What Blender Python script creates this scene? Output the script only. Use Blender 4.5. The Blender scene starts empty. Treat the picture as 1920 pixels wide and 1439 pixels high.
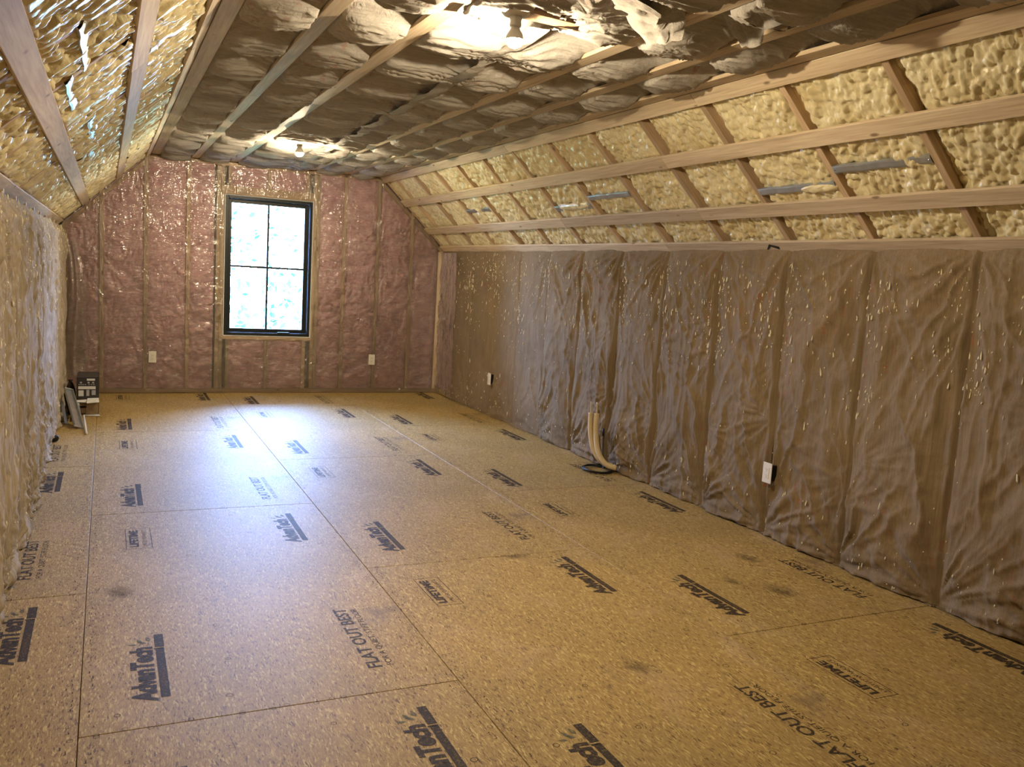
import bpy, bmesh, math, random
import numpy as np
from mathutils import Vector, Matrix

random.seed(7)
SC = bpy.context.scene
COL = SC.collection

# ------------------------------------------------------------------ camera
CAM_H, YAW, PITCH, ROLL, FPX = 1.4446, 0.4397, 0.1231, 0.0598, 1632.28
def cam_axes():
    cy, sy, cp, sp = math.cos(YAW), math.sin(YAW), math.cos(PITCH), math.sin(PITCH)
    f = Vector((sy*cp, cy*cp, -sp)); r = Vector((cy, -sy, 0)); u = r.cross(f)
    r2 = math.cos(ROLL)*r + math.sin(ROLL)*u
    u2 = -math.sin(ROLL)*r + math.cos(ROLL)*u
    return r2, u2, f
_r, _u, _f = cam_axes()
cam_d = bpy.data.cameras.new('camera'); cam = bpy.data.objects.new('camera', cam_d); COL.objects.link(cam)
cam_d.sensor_fit = 'HORIZONTAL'; cam_d.sensor_width = 36.0; cam_d.lens = FPX*36.0/1920.0
cam_d.clip_start = 0.05; cam_d.clip_end = 200
M = Matrix.Identity(4)
for i in range(3):
    M[i][0] = _r[i]; M[i][1] = _u[i]; M[i][2] = -_f[i]
M[2][3] = CAM_H
cam.matrix_world = M
SC.camera = cam

# ------------------------------------------------------------------ world, light, exposure
SKY_STRENGTH = 58.0
SKY_COLOR = (0.26, 0.47, 1.0, 1)
BULB_L = 1950.0
BULB_COLOR = (1.0, 0.81, 0.53, 1)
w = bpy.data.worlds.new('sky'); SC.world = w; w.use_nodes = True
bg = w.node_tree.nodes['Background']
bg.inputs[0].default_value = SKY_COLOR; bg.inputs[1].default_value = SKY_STRENGTH
pl = bpy.data.lights.new('window_portal', 'AREA'); pl.shape = 'RECTANGLE'; pl.size = 0.95; pl.size_y = 1.5
pl.cycles.is_portal = True
po = bpy.data.objects.new('window_portal', pl); COL.objects.link(po)
po.location = (1.59, 9.97, 1.37); po.rotation_euler = (math.radians(-90), 0, 0)   # -Z looks to -Y (into the room)
vs = SC.view_settings
vs.view_transform = 'Standard'; vs.look = 'None'; vs.gamma = 1.0; vs.use_curve_mapping = False
vs.exposure = 0.80
SC.display_settings.display_device = 'sRGB'

# ------------------------------------------------------------------ room numbers
XL, XR = -0.41, 3.60            # paper faces of the two knee walls
YF, YB = 9.76, -1.50            # far wall face, wall behind the camera
ZK = 1.68                       # knee wall height
ZC = 2.455                      # underside of ceiling strapping
XCL, XCR = 0.41, 2.79           # ceiling edges
STUD0, STUDP = 2.734, 0.6065
STUDS = [STUD0 + STUDP*k for k in range(-7, 12)]       # -1.51 .. 9.41
S1, SHEET = -0.075, 1.219

# ------------------------------------------------------------------ numpy noise
def _hash(ix, iy, seed):
    h = (ix.astype(np.int64)*374761393 + iy.astype(np.int64)*668265263 + seed*1442695041) & 0xFFFFFFFF
    h = ((h ^ (h >> 13))*1274126177) & 0xFFFFFFFF
    h = ((h ^ (h >> 15))*2246822519) & 0xFFFFFFFF
    h = h ^ (h >> 16)
    return (h & 0xFFFFFF).astype(np.float64)/16777215.0
def vnoise(x, y, seed=0):
    x = np.asarray(x, float); y = np.asarray(y, float)
    x, y = np.broadcast_arrays(x, y)
    ix = np.floor(x); iy = np.floor(y); fx = x-ix; fy = y-iy
    u = fx*fx*fx*(fx*(fx*6-15)+10); v = fy*fy*fy*(fy*(fy*6-15)+10)
    a = _hash(ix, iy, seed); b = _hash(ix+1, iy, seed); c = _hash(ix, iy+1, seed); d = _hash(ix+1, iy+1, seed)
    return (a*(1-u)+b*u)*(1-v) + (c*(1-u)+d*u)*v
def fbm(x, y, seed=0, oct=4):
    s = 0; a = 0.5; t = 0
    for o in range(oct):
        s = s + a*vnoise(np.asarray(x)*2**o, np.asarray(y)*2**o, seed+17*o); t += a; a *= 0.5
    return s/t
def worley(x, y, seed=0):
    x, y = np.broadcast_arrays(np.asarray(x, float), np.asarray(y, float))
    ix = np.floor(x); iy = np.floor(y); best = np.full(x.shape, 9.0); rid = np.zeros(x.shape)
    for dx in (-1, 0, 1):
        for dy in (-1, 0, 1):
            cx = ix+dx; cy = iy+dy
            px = cx + 0.1+0.8*_hash(cx, cy, seed); py = cy + 0.1+0.8*_hash(cx, cy, seed+91)
            d = np.hypot(px-x, py-y); m = d < best
            best = np.where(m, d, best); rid = np.where(m, _hash(cx, cy, seed+333), rid)
    return best, rid
def smooth(a, b, x):
    t = np.clip((x-a)/(b-a), 0, 1); return t*t*(3-2*t)

# ------------------------------------------------------------------ mesh helpers
def link(o, parent=None):
    COL.objects.link(o)
    if parent is not None: o.parent = parent
    return o
def grid_mesh(name, P, flip=False, close=None):
    n, m = P.shape[:2]
    me = bpy.data.meshes.new(name)
    idx = np.arange(n*m).reshape(n, m)
    a, b, c, d = idx[:-1, :-1].ravel(), idx[1:, :-1].ravel(), idx[1:, 1:].ravel(), idx[:-1, 1:].ravel()
    q = np.stack([a, d, c, b] if flip else [a, b, c, d], 1)
    return quad_mesh(name, P.reshape(-1, 3), q)
def quad_mesh(name, V, Q, smooth_=True):
    me = bpy.data.meshes.new(name)
    V = np.ascontiguousarray(V, np.float32); Q = np.ascontiguousarray(Q, np.int32); k = Q.shape[1]
    me.vertices.add(len(V)); me.vertices.foreach_set('co', V.ravel())
    me.loops.add(Q.size); me.loops.foreach_set('vertex_index', Q.ravel())
    me.polygons.add(len(Q)); me.polygons.foreach_set('loop_start', np.arange(0, Q.size, k, dtype=np.int32))
    if smooth_: me.polygons.foreach_set('use_smooth', np.ones(len(Q), bool))
    me.update(calc_edges=True)
    return me
def obj(name, me, m, parent=None):
    if m is not None:
        me.materials.clear(); me.materials.append(m)
    return link(bpy.data.objects.new(name, me), parent)
def empty(name, loc=(0, 0, 0), parent=None):
    o = bpy.data.objects.new(name, None); o.empty_display_size = 0.05
    o.location = loc; return link(o, parent)
def tag(o, label=None, cat=None, group=None, kind=None):
    if label: o['label'] = label
    if cat: o['category'] = cat
    if group: o['group'] = group
    if kind: o['kind'] = kind
    return o
def poly_mesh(name, V, F, sm=False):
    me = bpy.data.meshes.new(name); me.from_pydata([tuple(v) for v in V], [], F); me.update()
    if sm: me.polygons.foreach_set('use_smooth', [True]*len(me.polygons))
    return me
_BOX = {}
def box_mesh(sx, sy, sz, c=0.003):
    """chamfered box centred on its origin; shared between alike pieces"""
    key = (round(sx, 4), round(sy, 4), round(sz, 4), round(c, 4))
    if key in _BOX: return _BOX[key].copy() if False else _BOX[key]
    bm = bmesh.new(); hx, hy, hz = sx/2, sy/2, sz/2; c = min(c, hx*0.6, hy*0.6, hz*0.6)
    for a in (-1, 1):
        for b in (-1, 1):
            for d in (-1, 1):
                for k in range(3):
                    bm.verts.new((a*(hx-(c if k != 0 else 0)), b*(hy-(c if k != 1 else 0)), d*(hz-(c if k != 2 else 0))))
    bmesh.ops.convex_hull(bm, input=bm.verts)
    bmesh.ops.dissolve_limit(bm, angle_limit=0.02, verts=bm.verts, edges=bm.edges)
    bmesh.ops.recalc_face_normals(bm, faces=bm.faces)
    me = bpy.data.meshes.new('box'); bm.to_mesh(me); bm.free(); _BOX[key] = me
    return me
def box(name, x0, x1, y0, y1, z0, z1, m, parent=None, c=0.003):
    me = box_mesh(abs(x1-x0), abs(y1-y0), abs(z1-z0), c)
    if len(me.materials) and me.materials[0] != m: me = me.copy(); me.materials.clear()
    if not len(me.materials): me.materials.append(m)
    o = bpy.data.objects.new(name, me); o.location = ((x0+x1)/2, (y0+y1)/2, (z0+z1)/2)
    return link(o, parent)
def obox(name, center, axes, size, m, parent=None, c=0.003):
    """box with its own axes (three unit vectors)"""
    me = box_mesh(*size, c)
    if len(me.materials) and me.materials[0] != m: me = me.copy(); me.materials.clear()
    if not len(me.materials): me.materials.append(m)
    o = bpy.data.objects.new(name, me)
    R = Matrix([[axes[j][i] for j in range(3)] for i in range(3)]).to_4x4()
    o.matrix_world = Matrix.Translation(center) @ R
    link(o); 
    if parent is not None:
        o.parent = parent; o.matrix_parent_inverse = parent.matrix_world.inverted()
    return o
def tube_mesh(name, pts, r, n=10, radii=None):
    V = []; F = []; pts = [Vector(p) for p in pts]
    t0 = (pts[1]-pts[0]).normalized(); up = Vector((0, 0, 1)) if abs(t0.z) < 0.9 else Vector((1, 0, 0))
    nrm = t0.cross(up).normalized()
    for i, p in enumerate(pts):
        t = (pts[min(i+1, len(pts)-1)]-pts[max(i-1, 0)]).normalized()
        nrm = (nrm - t*nrm.dot(t)).normalized(); b = t.cross(nrm)
        rr = radii[i] if radii else r
        for k in range(n):
            a = 2*math.pi*k/n; V.append(p + nrm*(math.cos(a)*rr) + b*(math.sin(a)*rr))
    for i in range(len(pts)-1):
        for k in range(n):
            F.append((i*n+k, i*n+(k+1) % n, (i+1)*n+(k+1) % n, (i+1)*n+k))
    F.append(tuple(range(n-1, -1, -1))); F.append(tuple((len(pts)-1)*n+k for k in range(n)))
    return poly_mesh(name, V, F, True)
def lathe_mesh(name, prof, n=24):
    V = []; F = []
    for r, z in prof:
        for k in range(n):
            a = 2*math.pi*k/n; V.append((r*math.cos(a), r*math.sin(a), z))
    for i in range(len(prof)-1):
        for k in range(n):
            F.append((i*n+k, i*n+(k+1) % n, (i+1)*n+(k+1) % n, (i+1)*n+k))
    if prof[0][0] > 1e-4: F.append(tuple(range(n-1, -1, -1)))
    if prof[-1][0] > 1e-4: F.append(tuple((len(prof)-1)*n+k for k in range(n)))
    return poly_mesh(name, V, F, True)

# ------------------------------------------------------------------ materials
class N:
    def __init__(s, name):
        s.m = bpy.data.materials.new(name); s.m.use_nodes = True; s.t = s.m.node_tree
        s.b = s.t.nodes['Principled BSDF']; s.out = s.t.nodes['Material Output']
        s.tc = s.t.nodes.new('ShaderNodeTexCoord')
    def n(s, typ, **kw):
        nd = s.t.nodes.new('ShaderNode'+typ)
        for k, v in kw.items():
            if k in nd.inputs: nd.inputs[k].default_value = v
            else: setattr(nd, k, v)
        return nd
    def l(s, a, b): s.t.links.new(a, b); return b
    def map(s, scale=(1, 1, 1), rot=(0, 0, 0), src='Object', vec=None):
        mp = s.n('Mapping'); mp.inputs['Scale'].default_value = scale; mp.inputs['Rotation'].default_value = rot
        s.l(vec if vec is not None else s.tc.outputs[src], mp.inputs['Vector']); return mp.outputs[0]
    def noise(s, vec, scale, detail=4, rough=0.55, dist=0):
        nd = s.n('TexNoise'); nd.inputs['Scale'].default_value = scale; nd.inputs['Detail'].default_value = detail
        nd.inputs['Roughness'].default_value = rough; nd.inputs['Distortion'].default_value = dist
        s.l(vec, nd.inputs['Vector']); return nd
    def ramp(s, fac, stops):
        r = s.n('ValToRGB'); e = r.color_ramp.elements
        while len(e) < len(stops): e.new(0.5)
        for el, (p, c) in zip(e, stops): el.position = p; el.color = (*c, 1) if len(c) == 3 else c
        s.l(fac, r.inputs[0]); return r.outputs[0]
    def mix(s, fac, a, b, mode='MIX'):
        x = s.n('MixRGB'); x.blend_type = mode
        for inp, v in ((0, fac), (1, a), (2, b)):
            if hasattr(v, 'links') or hasattr(v, 'is_linked'): s.l(v, x.inputs[inp])
            elif inp == 0: x.inputs[0].default_value = v
            else: x.inputs[inp].default_value = (*v, 1) if len(v) == 3 else v
        return x.outputs[0]
    def math(s, op, a, b=0.5):
        x = s.n('Math'); x.operation = op
        for i, v in enumerate((a, b)):
            if hasattr(v, 'is_linked'): s.l(v, x.inputs[i])
            else: x.inputs[i].default_value = v
        return x.outputs[0]
    def bump(s, h, dist=0.002, strength=1.0, normal=None):
        bp = s.n('Bump'); bp.inputs['Distance'].default_value = dist; bp.inputs['Strength'].default_value = strength
        s.l(h, bp.inputs['Height'])
        if normal is not None: s.l(normal, bp.inputs['Normal'])
        s.l(bp.outputs[0], s.b.inputs['Normal']); return bp.outputs[0]
    def set(s, col=None, rough=None, spec=None, metal=None, **kw):
        for k, v in (('Base Color', col), ('Roughness', rough), ('Specular IOR Level', spec), ('Metallic', metal)):
            if v is None: continue
            if hasattr(v, 'is_linked'): s.l(v, s.b.inputs[k])
            else: s.b.inputs[k].default_value = (*v, 1) if isinstance(v, tuple) and len(v) == 3 else v
        return s

def mat_osb():
    s = N('osb_floor'); base = s.tc.outputs['Object']
    warp = s.noise(base, 9, 3)
    vadd = s.n('VectorMath', operation='MULTIPLY_ADD'); s.l(warp.outputs['Color'], vadd.inputs[0])
    vadd.inputs[1].default_value = (0.035, 0.035, 0); s.l(base, vadd.inputs[2])
    lay = []
    for i, (rot, sc) in enumerate(((0.35, (260, 52, 1)), (-0.7, (300, 60, 1)), (1.35, (230, 50, 1)), (2.3, (280, 60, 1)))):
        v = s.map(sc, (0, 0, rot), vec=vadd.outputs[0]); vo = s.n('TexVoronoi'); vo.inputs['Scale'].default_value = 1.0
        s.l(v, vo.inputs['Vector']); lay.append(vo)
    def sep(o):
        x = s.n('SeparateColor'); s.l(o, x.inputs[0]); return x
    c0, c1, c2, c3 = [sep(v.outputs['Color']) for v in lay]
    f1 = s.ramp(c0.outputs[0], [(0.0, (0.264, 0.166, 0.050)), (0.25, (0.339, 0.227, 0.071)), (0.7, (0.389, 0.266, 0.087)), (1.0, (0.474, 0.349, 0.126))])
    f2 = s.ramp(c1.outputs[0], [(0.0, (0.238, 0.144, 0.041)), (0.3, (0.345, 0.232, 0.074)), (0.8, (0.416, 0.292, 0.097)), (1.0, (0.539, 0.413, 0.155))])
    m1 = s.math('GREATER_THAN', c2.outputs[1], 0.5); col = s.mix(m1, f1, f2)
    m2 = s.math('GREATER_THAN', c2.outputs[0], 0.93); col = s.mix(m2, col, (0.562, 0.435, 0.171))
    m3 = s.math('GREATER_THAN', c3.outputs[0], 0.95); col = s.mix(m3, col, (0.161, 0.092, 0.026))
    fine = s.noise(s.map((420, 150, 1), (0, 0, 0.5)), 1.0, 3)
    col = s.mix(0.35, col, s.ramp(fine.outputs['Fac'], [(0.3, (0.25, 0.25, 0.25)), (0.7, (0.75, 0.75, 0.75))]), 'OVERLAY')
    big = s.noise(base, 1.3, 4, 0.6)
    col = s.mix(0.5, col, s.ramp(big.outputs['Fac'], [(0.3, (0.40, 0.40, 0.40)), (0.7, (0.62, 0.59, 0.56))]), 'OVERLAY')
    # dust and scuffs left by the work
    st = s.noise(s.map((1.0, 0.8, 1)), 2.6, 6, 0.65, 0.4)
    dust = s.ramp(st.outputs['Fac'], [(0.52, (0, 0, 0)), (0.72, (1, 1, 1))])
    col = s.mix(s.math('MULTIPLY', dust, 0.28), col, (0.52, 0.40, 0.30))
    sc = s.noise(s.map((1, 1, 1), (0, 0, 0.6)), 1.9, 5, 0.7)
    dark = s.ramp(sc.outputs['Fac'], [(0.60, (0, 0, 0)), (0.70, (1, 1, 1))])
    col = s.mix(s.math('MULTIPLY', dark, 0.55), col, (0.13, 0.085, 0.055))
    s.set(col, 0.54, 0.36)
    s.bump(s.math('ADD', c0.outputs[1], fine.outputs['Fac']), 0.0009, 0.6)
    return s.m
def mat_wood(name, c_lo, c_hi, axis='Y', rough=0.62):
    s = N(name)
    sc = {'Y': (26, 1.1, 26), 'X': (1.1, 26, 26), 'Z': (26, 26, 1.1)}[axis]
    loc = s.n('ObjectInfo'); add = s.n('VectorMath', operation='MULTIPLY_ADD')
    s.l(loc.outputs['Random'], add.inputs[0]); add.inputs[1].default_value = (13.7, 5.3, 9.1); s.l(s.tc.outputs['Object'], add.inputs[2])
    g = s.noise(s.map(sc, vec=add.outputs[0]), 1.0, 5, 0.6, 0.8)
    col = s.ramp(g.outputs['Fac'], [(0.28, c_lo), (0.62, c_hi)])
    g2 = s.noise(s.map(tuple(4*k for k in sc), vec=add.outputs[0]), 1.0, 3)
    col = s.mix(0.22, col, s.ramp(g2.outputs['Fac'], [(0.35, (0.2, 0.2, 0.2)), (0.65, (0.8, 0.8, 0.8))]), 'OVERLAY')
    ks = {'Y': (9, 3.4, 9), 'X': (3.4, 9, 9), 'Z': (9, 9, 3.4)}[axis]
    vo = s.n('TexVoronoi'); vo.inputs['Scale'].default_value = 1.0; s.l(s.map(ks, vec=add.outputs[0]), vo.inputs['Vector'])
    kn = s.ramp(vo.outputs['Distance'], [(0.05, (1, 1, 1)), (0.11, (0, 0, 0))])
    col = s.mix(s.math('MULTIPLY', kn, 0.75), col, (0.13, 0.055, 0.02))
    tint = s.math('MULTIPLY_ADD', loc.outputs['Random'], 0.3); s.t.nodes[-1].inputs[2].default_value = 0.82
    hv = s.n('HueSaturation'); s.l(tint, hv.inputs['Value']); s.l(col, hv.inputs['Color'])
    s.set(hv.outputs[0], rough, 0.3); s.bump(g2.outputs['Fac'], 0.0008, 0.5)
    return s.m
def mat_kraft(name, axis, tone, red=0.5, rough=0.88, spec=0.07, relief=1.0):
    """axis: direction of the paper's fibre streaks; faint red-brown print"""
    s = N(name); o = s.tc.outputs['Object']
    loc = s.n('ObjectInfo'); add = s.n('VectorMath', operation='MULTIPLY_ADD')
    s.l(loc.outputs['Random'], add.inputs[0]); add.inputs[1].default_value = (7.7, 3.3, 5.1); s.l(o, add.inputs[2]); p = add.outputs[0]
    a = s.noise(p, 2.2, 5, 0.6)
    col = s.ramp(a.outputs['Fac'], [(0.25, tuple(0.78*c for c in tone)), (0.5, tone), (0.8, tuple(min(1, 1.22*c) for c in tone))])
    st = {'Z': (120, 120, 5), 'X': (5, 120, 120)}[axis]
    f = s.noise(s.map(st, vec=p), 1.0, 4, 0.6)
    col = s.mix(0.35, col, s.ramp(f.outputs['Fac'], [(0.3, (0.28, 0.28, 0.28)), (0.7, (0.74, 0.74, 0.74))]), 'OVERLAY')
    # printed lettering too faint to read: broken rows of red-brown blocks
    br = s.n('TexBrick'); br.inputs['Scale'].default_value = 1.0
    br.inputs['Color1'].default_value = (1, 1, 1, 1); br.inputs['Color2'].default_value = (0.2, 0.2, 0.2, 1); br.inputs['Mortar'].default_value = (0, 0, 0, 1)
    br.inputs['Mortar Size'].default_value = 0.022; br.inputs['Brick Width'].default_value = 0.07; br.inputs['Row Height'].default_value = 0.10
    sw = {'Z': 'YZ', 'X': 'XY'}[axis]
    sx = s.n('SeparateXYZ'); s.l(p, sx.inputs[0]); cx = s.n('CombineXYZ'); s.l(sx.outputs[sw[0]], cx.inputs[0]); s.l(sx.outputs[sw[1]], cx.inputs[1])
    s.l(cx.outputs[0], br.inputs['Vector'])
    pat = s.noise(p, 2.4, 3, 0.5); pm = s.ramp(pat.outputs['Fac'], [(0.52, (0, 0, 0)), (0.62, (1, 1, 1))])
    pn = s.noise(p, 60, 2); pr = s.ramp(pn.outputs['Fac'], [(0.42, (0, 0, 0)), (0.58, (1, 1, 1))])
    k = s.math('MULTIPLY', s.math('MULTIPLY', br.outputs['Color'], pm), s.math('MULTIPLY', pr, red))
    col = s.mix(k, col, (0.30, 0.085, 0.055))
    s.set(col, rough, spec)
    fine = s.noise(p, 160, 4, 0.65); cr = s.noise(p, 28, 4, 0.6, 0.6)
    b1 = s.bump(cr.outputs['Fac'], 0.004*relief, 0.5)
    s.bump(f.outputs['Fac'], 0.0012*relief, 0.5, b1)
    return s.m
def mat_foam():
    s = N('spray_foam'); o = s.tc.outputs['Object']
    a = s.noise(o, 5, 5, 0.6)
    col = s.ramp(a.outputs['Fac'], [(0.25, (0.60, 0.49, 0.27)), (0.5, (0.77, 0.68, 0.43)), (0.78, (0.85, 0.79, 0.57))])
    sm = s.noise(o, 60, 3)
    s.set(col, 0.24, 0.5)
    s.b.inputs['Subsurface Weight'].default_value = 0.0
    s.bump(sm.outputs['Fac'], 0.004, 0.6)
    return s.m
def mat_pink():
    s = N('pink_fibreglass'); o = s.tc.outputs['Object']
    a = s.noise(o, 7, 6, 0.65, 0.6); b = s.noise(s.map((3, 3, 9)), 3, 6, 0.65, 1.0)
    col = s.ramp(a.outputs['Fac'], [(0.25, (0.47, 0.30, 0.34)), (0.5, (0.74, 0.49, 0.54)), (0.75, (0.88, 0.66, 0.70))])
    col = s.mix(0.5, col, s.ramp(b.outputs['Fac'], [(0.3, (0.25, 0.22, 0.22)), (0.7, (0.75, 0.75, 0.73))]), 'OVERLAY')
    s.set(col, 0.95, 0.05); s.bump(b.outputs['Fac'], 0.03, 0.7)
    return s.m
def mat_film():
    s = N('clear_plastic'); s.t.nodes.remove(s.b)
    o = s.tc.outputs['Object']
    a1 = s.noise(s.map((5, 5, 2.2), (0.3, 0.5, 0)), 1.6, 3, 0.5, 1.6)
    a2 = s.noise(s.map((7, 7, 20), (0.0, 0.5, 0)), 1.0, 2, 0.5, 0.8)
    rdg = s.math('ABSOLUTE', s.math('SUBTRACT', a1.outputs['Fac'], 0.5)); rd2 = s.math('ABSOLUTE', s.math('SUBTRACT', a2.outputs['Fac'], 0.5))
    hh = s.math('ADD', s.math('MULTIPLY', rdg, 1.6), s.math('MULTIPLY', rd2, 0.5))
    bp = s.n('Bump'); bp.inputs['Distance'].default_value = 0.018; bp.inputs['Strength'].default_value = 1.0; s.l(hh, bp.inputs['Height'])
    tr = s.n('BsdfTransparent'); tr.inputs[0].default_value = (0.95, 0.94, 0.92, 1)
    gl = s.n('BsdfGlossy'); gl.inputs['Roughness'].default_value = 0.16; s.l(bp.outputs[0], gl.inputs['Normal'])
    gl.inputs[0].default_value = (1, 1, 1, 1)
    df = s.n('BsdfDiffuse'); df.inputs[0].default_value = (0.75, 0.70, 0.62, 1)
    fr = s.n('Fresnel'); fr.inputs[0].default_value = 1.5; s.l(bp.outputs[0], fr.inputs['Normal'])
    fm = s.math('MULTIPLY', fr.outputs[0], 2.2)
    m1 = s.n('MixShader'); m1.inputs[0].default_value = 0.09; s.l(tr.outputs[0], m1.inputs[1]); s.l(df.outputs[0], m1.inputs[2])
    m2 = s.n('MixShader'); s.l(fm, m2.inputs[0]); s.l(m1.outputs[0], m2.inputs[1]); s.l(gl.outputs[0], m2.inputs[2])
    s.l(m2.outputs[0], s.out.inputs[0]); return s.m
def mat_glass():
    s = N('window_glass'); s.t.nodes.remove(s.b)
    tr = s.n('BsdfTransparent'); gl = s.n('BsdfGlossy'); gl.inputs['Roughness'].default_value = 0.02
    fr = s.n('Fresnel'); fr.inputs[0].default_value = 1.45
    m = s.n('MixShader'); s.l(fr.outputs[0], m.inputs[0]); s.l(tr.outputs[0], m.inputs[1]); s.l(gl.outputs[0], m.inputs[2])
    s.l(m.outputs[0], s.out.inputs[0]); return s.m
def mat_plain(name, col, rough=0.5, spec=0.5, metal=0.0, var=0.12, scale=30, bump=0.0):
    s = N(name); a = s.noise(s.tc.outputs['Object'], scale, 4, 0.6)
    c = s.ramp(a.outputs['Fac'], [(0.3, tuple(max(0, x*(1-var)) for x in col)), (0.7, tuple(min(1, x*(1+var)) for x in col))])
    s.set(c, rough, spec, metal)
    if bump: s.bump(a.outputs['Fac'], bump, 0.6)
    return s.m
def mat_ink(name, col, wear=0.45):
    s = N(name); o = s.tc.outputs['Object']
    a = s.noise(o, 70, 5, 0.7); f = s.ramp(a.outputs['Fac'], [(wear-0.12, (0, 0, 0)), (wear+0.08, (1, 1, 1))])
    s.set(col, 0.6, 0.2)
    al = s.math('MULTIPLY_ADD', f, 0.55); s.t.nodes[-1].inputs[2].default_value = 0.35
    s.l(al, s.b.inputs['Alpha']); return s.m
def mat_bulb():
    s = N('lit_bulb'); s.t.nodes.remove(s.b); e = s.n('Emission'); e.inputs[0].default_value = BULB_COLOR; e.inputs[1].default_value = BULB_L
    s.l(e.outputs[0], s.out.inputs[0]); return s.m

OSB = mat_osb()
WOOD_Y = mat_wood('spruce_strapping', (0.48, 0.365, 0.235), (0.67, 0.545, 0.39), 'Y')
WOOD_Z = mat_wood('spruce_stud', (0.48, 0.36, 0.24), (0.66, 0.52, 0.37), 'Z')
WOOD_X = mat_wood('spruce_plate', (0.42, 0.29, 0.175), (0.59, 0.435, 0.29), 'X')
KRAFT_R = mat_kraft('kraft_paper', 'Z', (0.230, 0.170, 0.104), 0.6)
KRAFT_L = mat_kraft('kraft_paper_glare', 'Z', (0.40, 0.335, 0.255), 0.25)  # paler copy of the paper: daylight glare put into its colour
KRAFT_C = mat_kraft('kraft_paper_ceiling', 'X', (0.40, 0.375, 0.345), 0.5, relief=2.2)
FOAM = mat_foam(); PINK = mat_pink(); FILM = mat_film(); GLASS = mat_glass()
INK = mat_ink('black_ink', (0.045, 0.032, 0.022))
INK_G = mat_ink('grey_green_ink', (0.13, 0.14, 0.10), 0.5)
INK_L = mat_ink('reversed_print', (0.22, 0.14, 0.07), 0.5)
MARK = mat_ink('guide_mark_ink', (0.075, 0.045, 0.022), 0.45)
SHEATH = mat_plain('sheathing_board', (0.30, 0.20, 0.11), 0.9, 0.1)
GALV = mat_plain('galvanised_metal', (0.50, 0.54, 0.58), 0.33, 0.5, 0.85, 0.15, 14)
BLACK = mat_plain('black_window_frame', (0.012, 0.016, 0.016), 0.42, 0.4)
DARK = mat_plain('black_plastic', (0.012, 0.011, 0.012), 0.45, 0.4)
WHITE = mat_plain('white_plastic', (0.78, 0.76, 0.70), 0.35, 0.5, 0, 0.03)
WRAP = mat_plain('white_foam_tape', (0.80, 0.83, 0.86), 0.6, 0.3, 0, 0.05)
PIPE = mat_plain('cream_pipe_insulation', (0.66, 0.53, 0.32), 0.6, 0.3, 0, 0.06)
COPPER = mat_plain('bare_pipe_end', (0.72, 0.58, 0.36), 0.35, 0.5, 0.4, 0.05)
CARD = mat_plain('brown_cardboard', (0.30, 0.21, 0.12), 0.85, 0.15, 0, 0.15)
CARDK = mat_plain('black_printed_card', (0.035, 0.033, 0.036), 0.5, 0.4, 0, 0.25, 50)
LABELW = mat_plain('white_print', (0.72, 0.72, 0.74), 0.6, 0.3, 0, 0.05)
LABELG = mat_plain('grey_print', (0.42, 0.42, 0.46), 0.6, 0.3, 0, 0.1)
LEAF = mat_plain('green_leaf', (0.03, 0.075, 0.03), 0.6, 0.3, 0, 0.4, 3)
BARK = mat_plain('tree_bark', (0.10, 0.075, 0.05), 0.9, 0.1, 0, 0.3, 12, 0.01)
GRASS = mat_plain('lawn', (0.10, 0.16, 0.06), 0.9, 0.1, 0, 0.3, 2)
DRIP = mat_plain('foam_droplet', (0.90, 0.83, 0.60), 0.28, 0.5, 0, 0.08)
FIBRE2 = mat_plain('rosy_fibre', (0.20, 0.11, 0.08), 0.95, 0.05, 0, 0.4, 40, 0.02)
FIBRE = mat_plain('brown_fibre', (0.07, 0.05, 0.035), 0.95, 0.05, 0, 0.5, 40, 0.02)

# ================================================================== FLOOR
floor = box('floor', XL-0.35, XR+0.35, YB-0.2, YF+0.25, -0.20, -0.0185, SHEATH, None, 0.001)
tag(floor, 'oriented strand board subfloor of printed sheets', None, None, 'structure')
PANELS = []
seams = {-1: 3.953, 0: 2.7312, 1: 3.953, 2: 2.758, 3: 3.953}
for i in (-1, 0, 1, 2, 3):
    xa = S1+i*SHEET; xb = xa+SHEET
    xa = max(xa, XL-0.12); xb = min(xb, XR+0.12)
    if xb-xa < 0.05: continue
    ys = [seams[i]+2*SHEET*k for k in range(-4, 5)]
    for a, b in zip(ys[:-1], ys[1:]):
        a = max(a, YB-0.1); b = min(b, YF+0.13)
        if b-a < 0.05: continue
        o = box('floor_panel', xa+0.0012, xb-0.0012, a+0.0015, b-0.0015, -0.018, 0.0, OSB, floor, 0.0014)
        o.matrix_parent_inverse = floor.matrix_world.inverted() if False else Matrix.Translation(-Vector(floor.location))
        PANELS.append((xa, xb, a, b, o))
def panel_at(x, y):
    for xa, xb, a, b, o in PANELS:
        if xa <= x <= xb and a <= y <= b: return o
    return None

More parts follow.
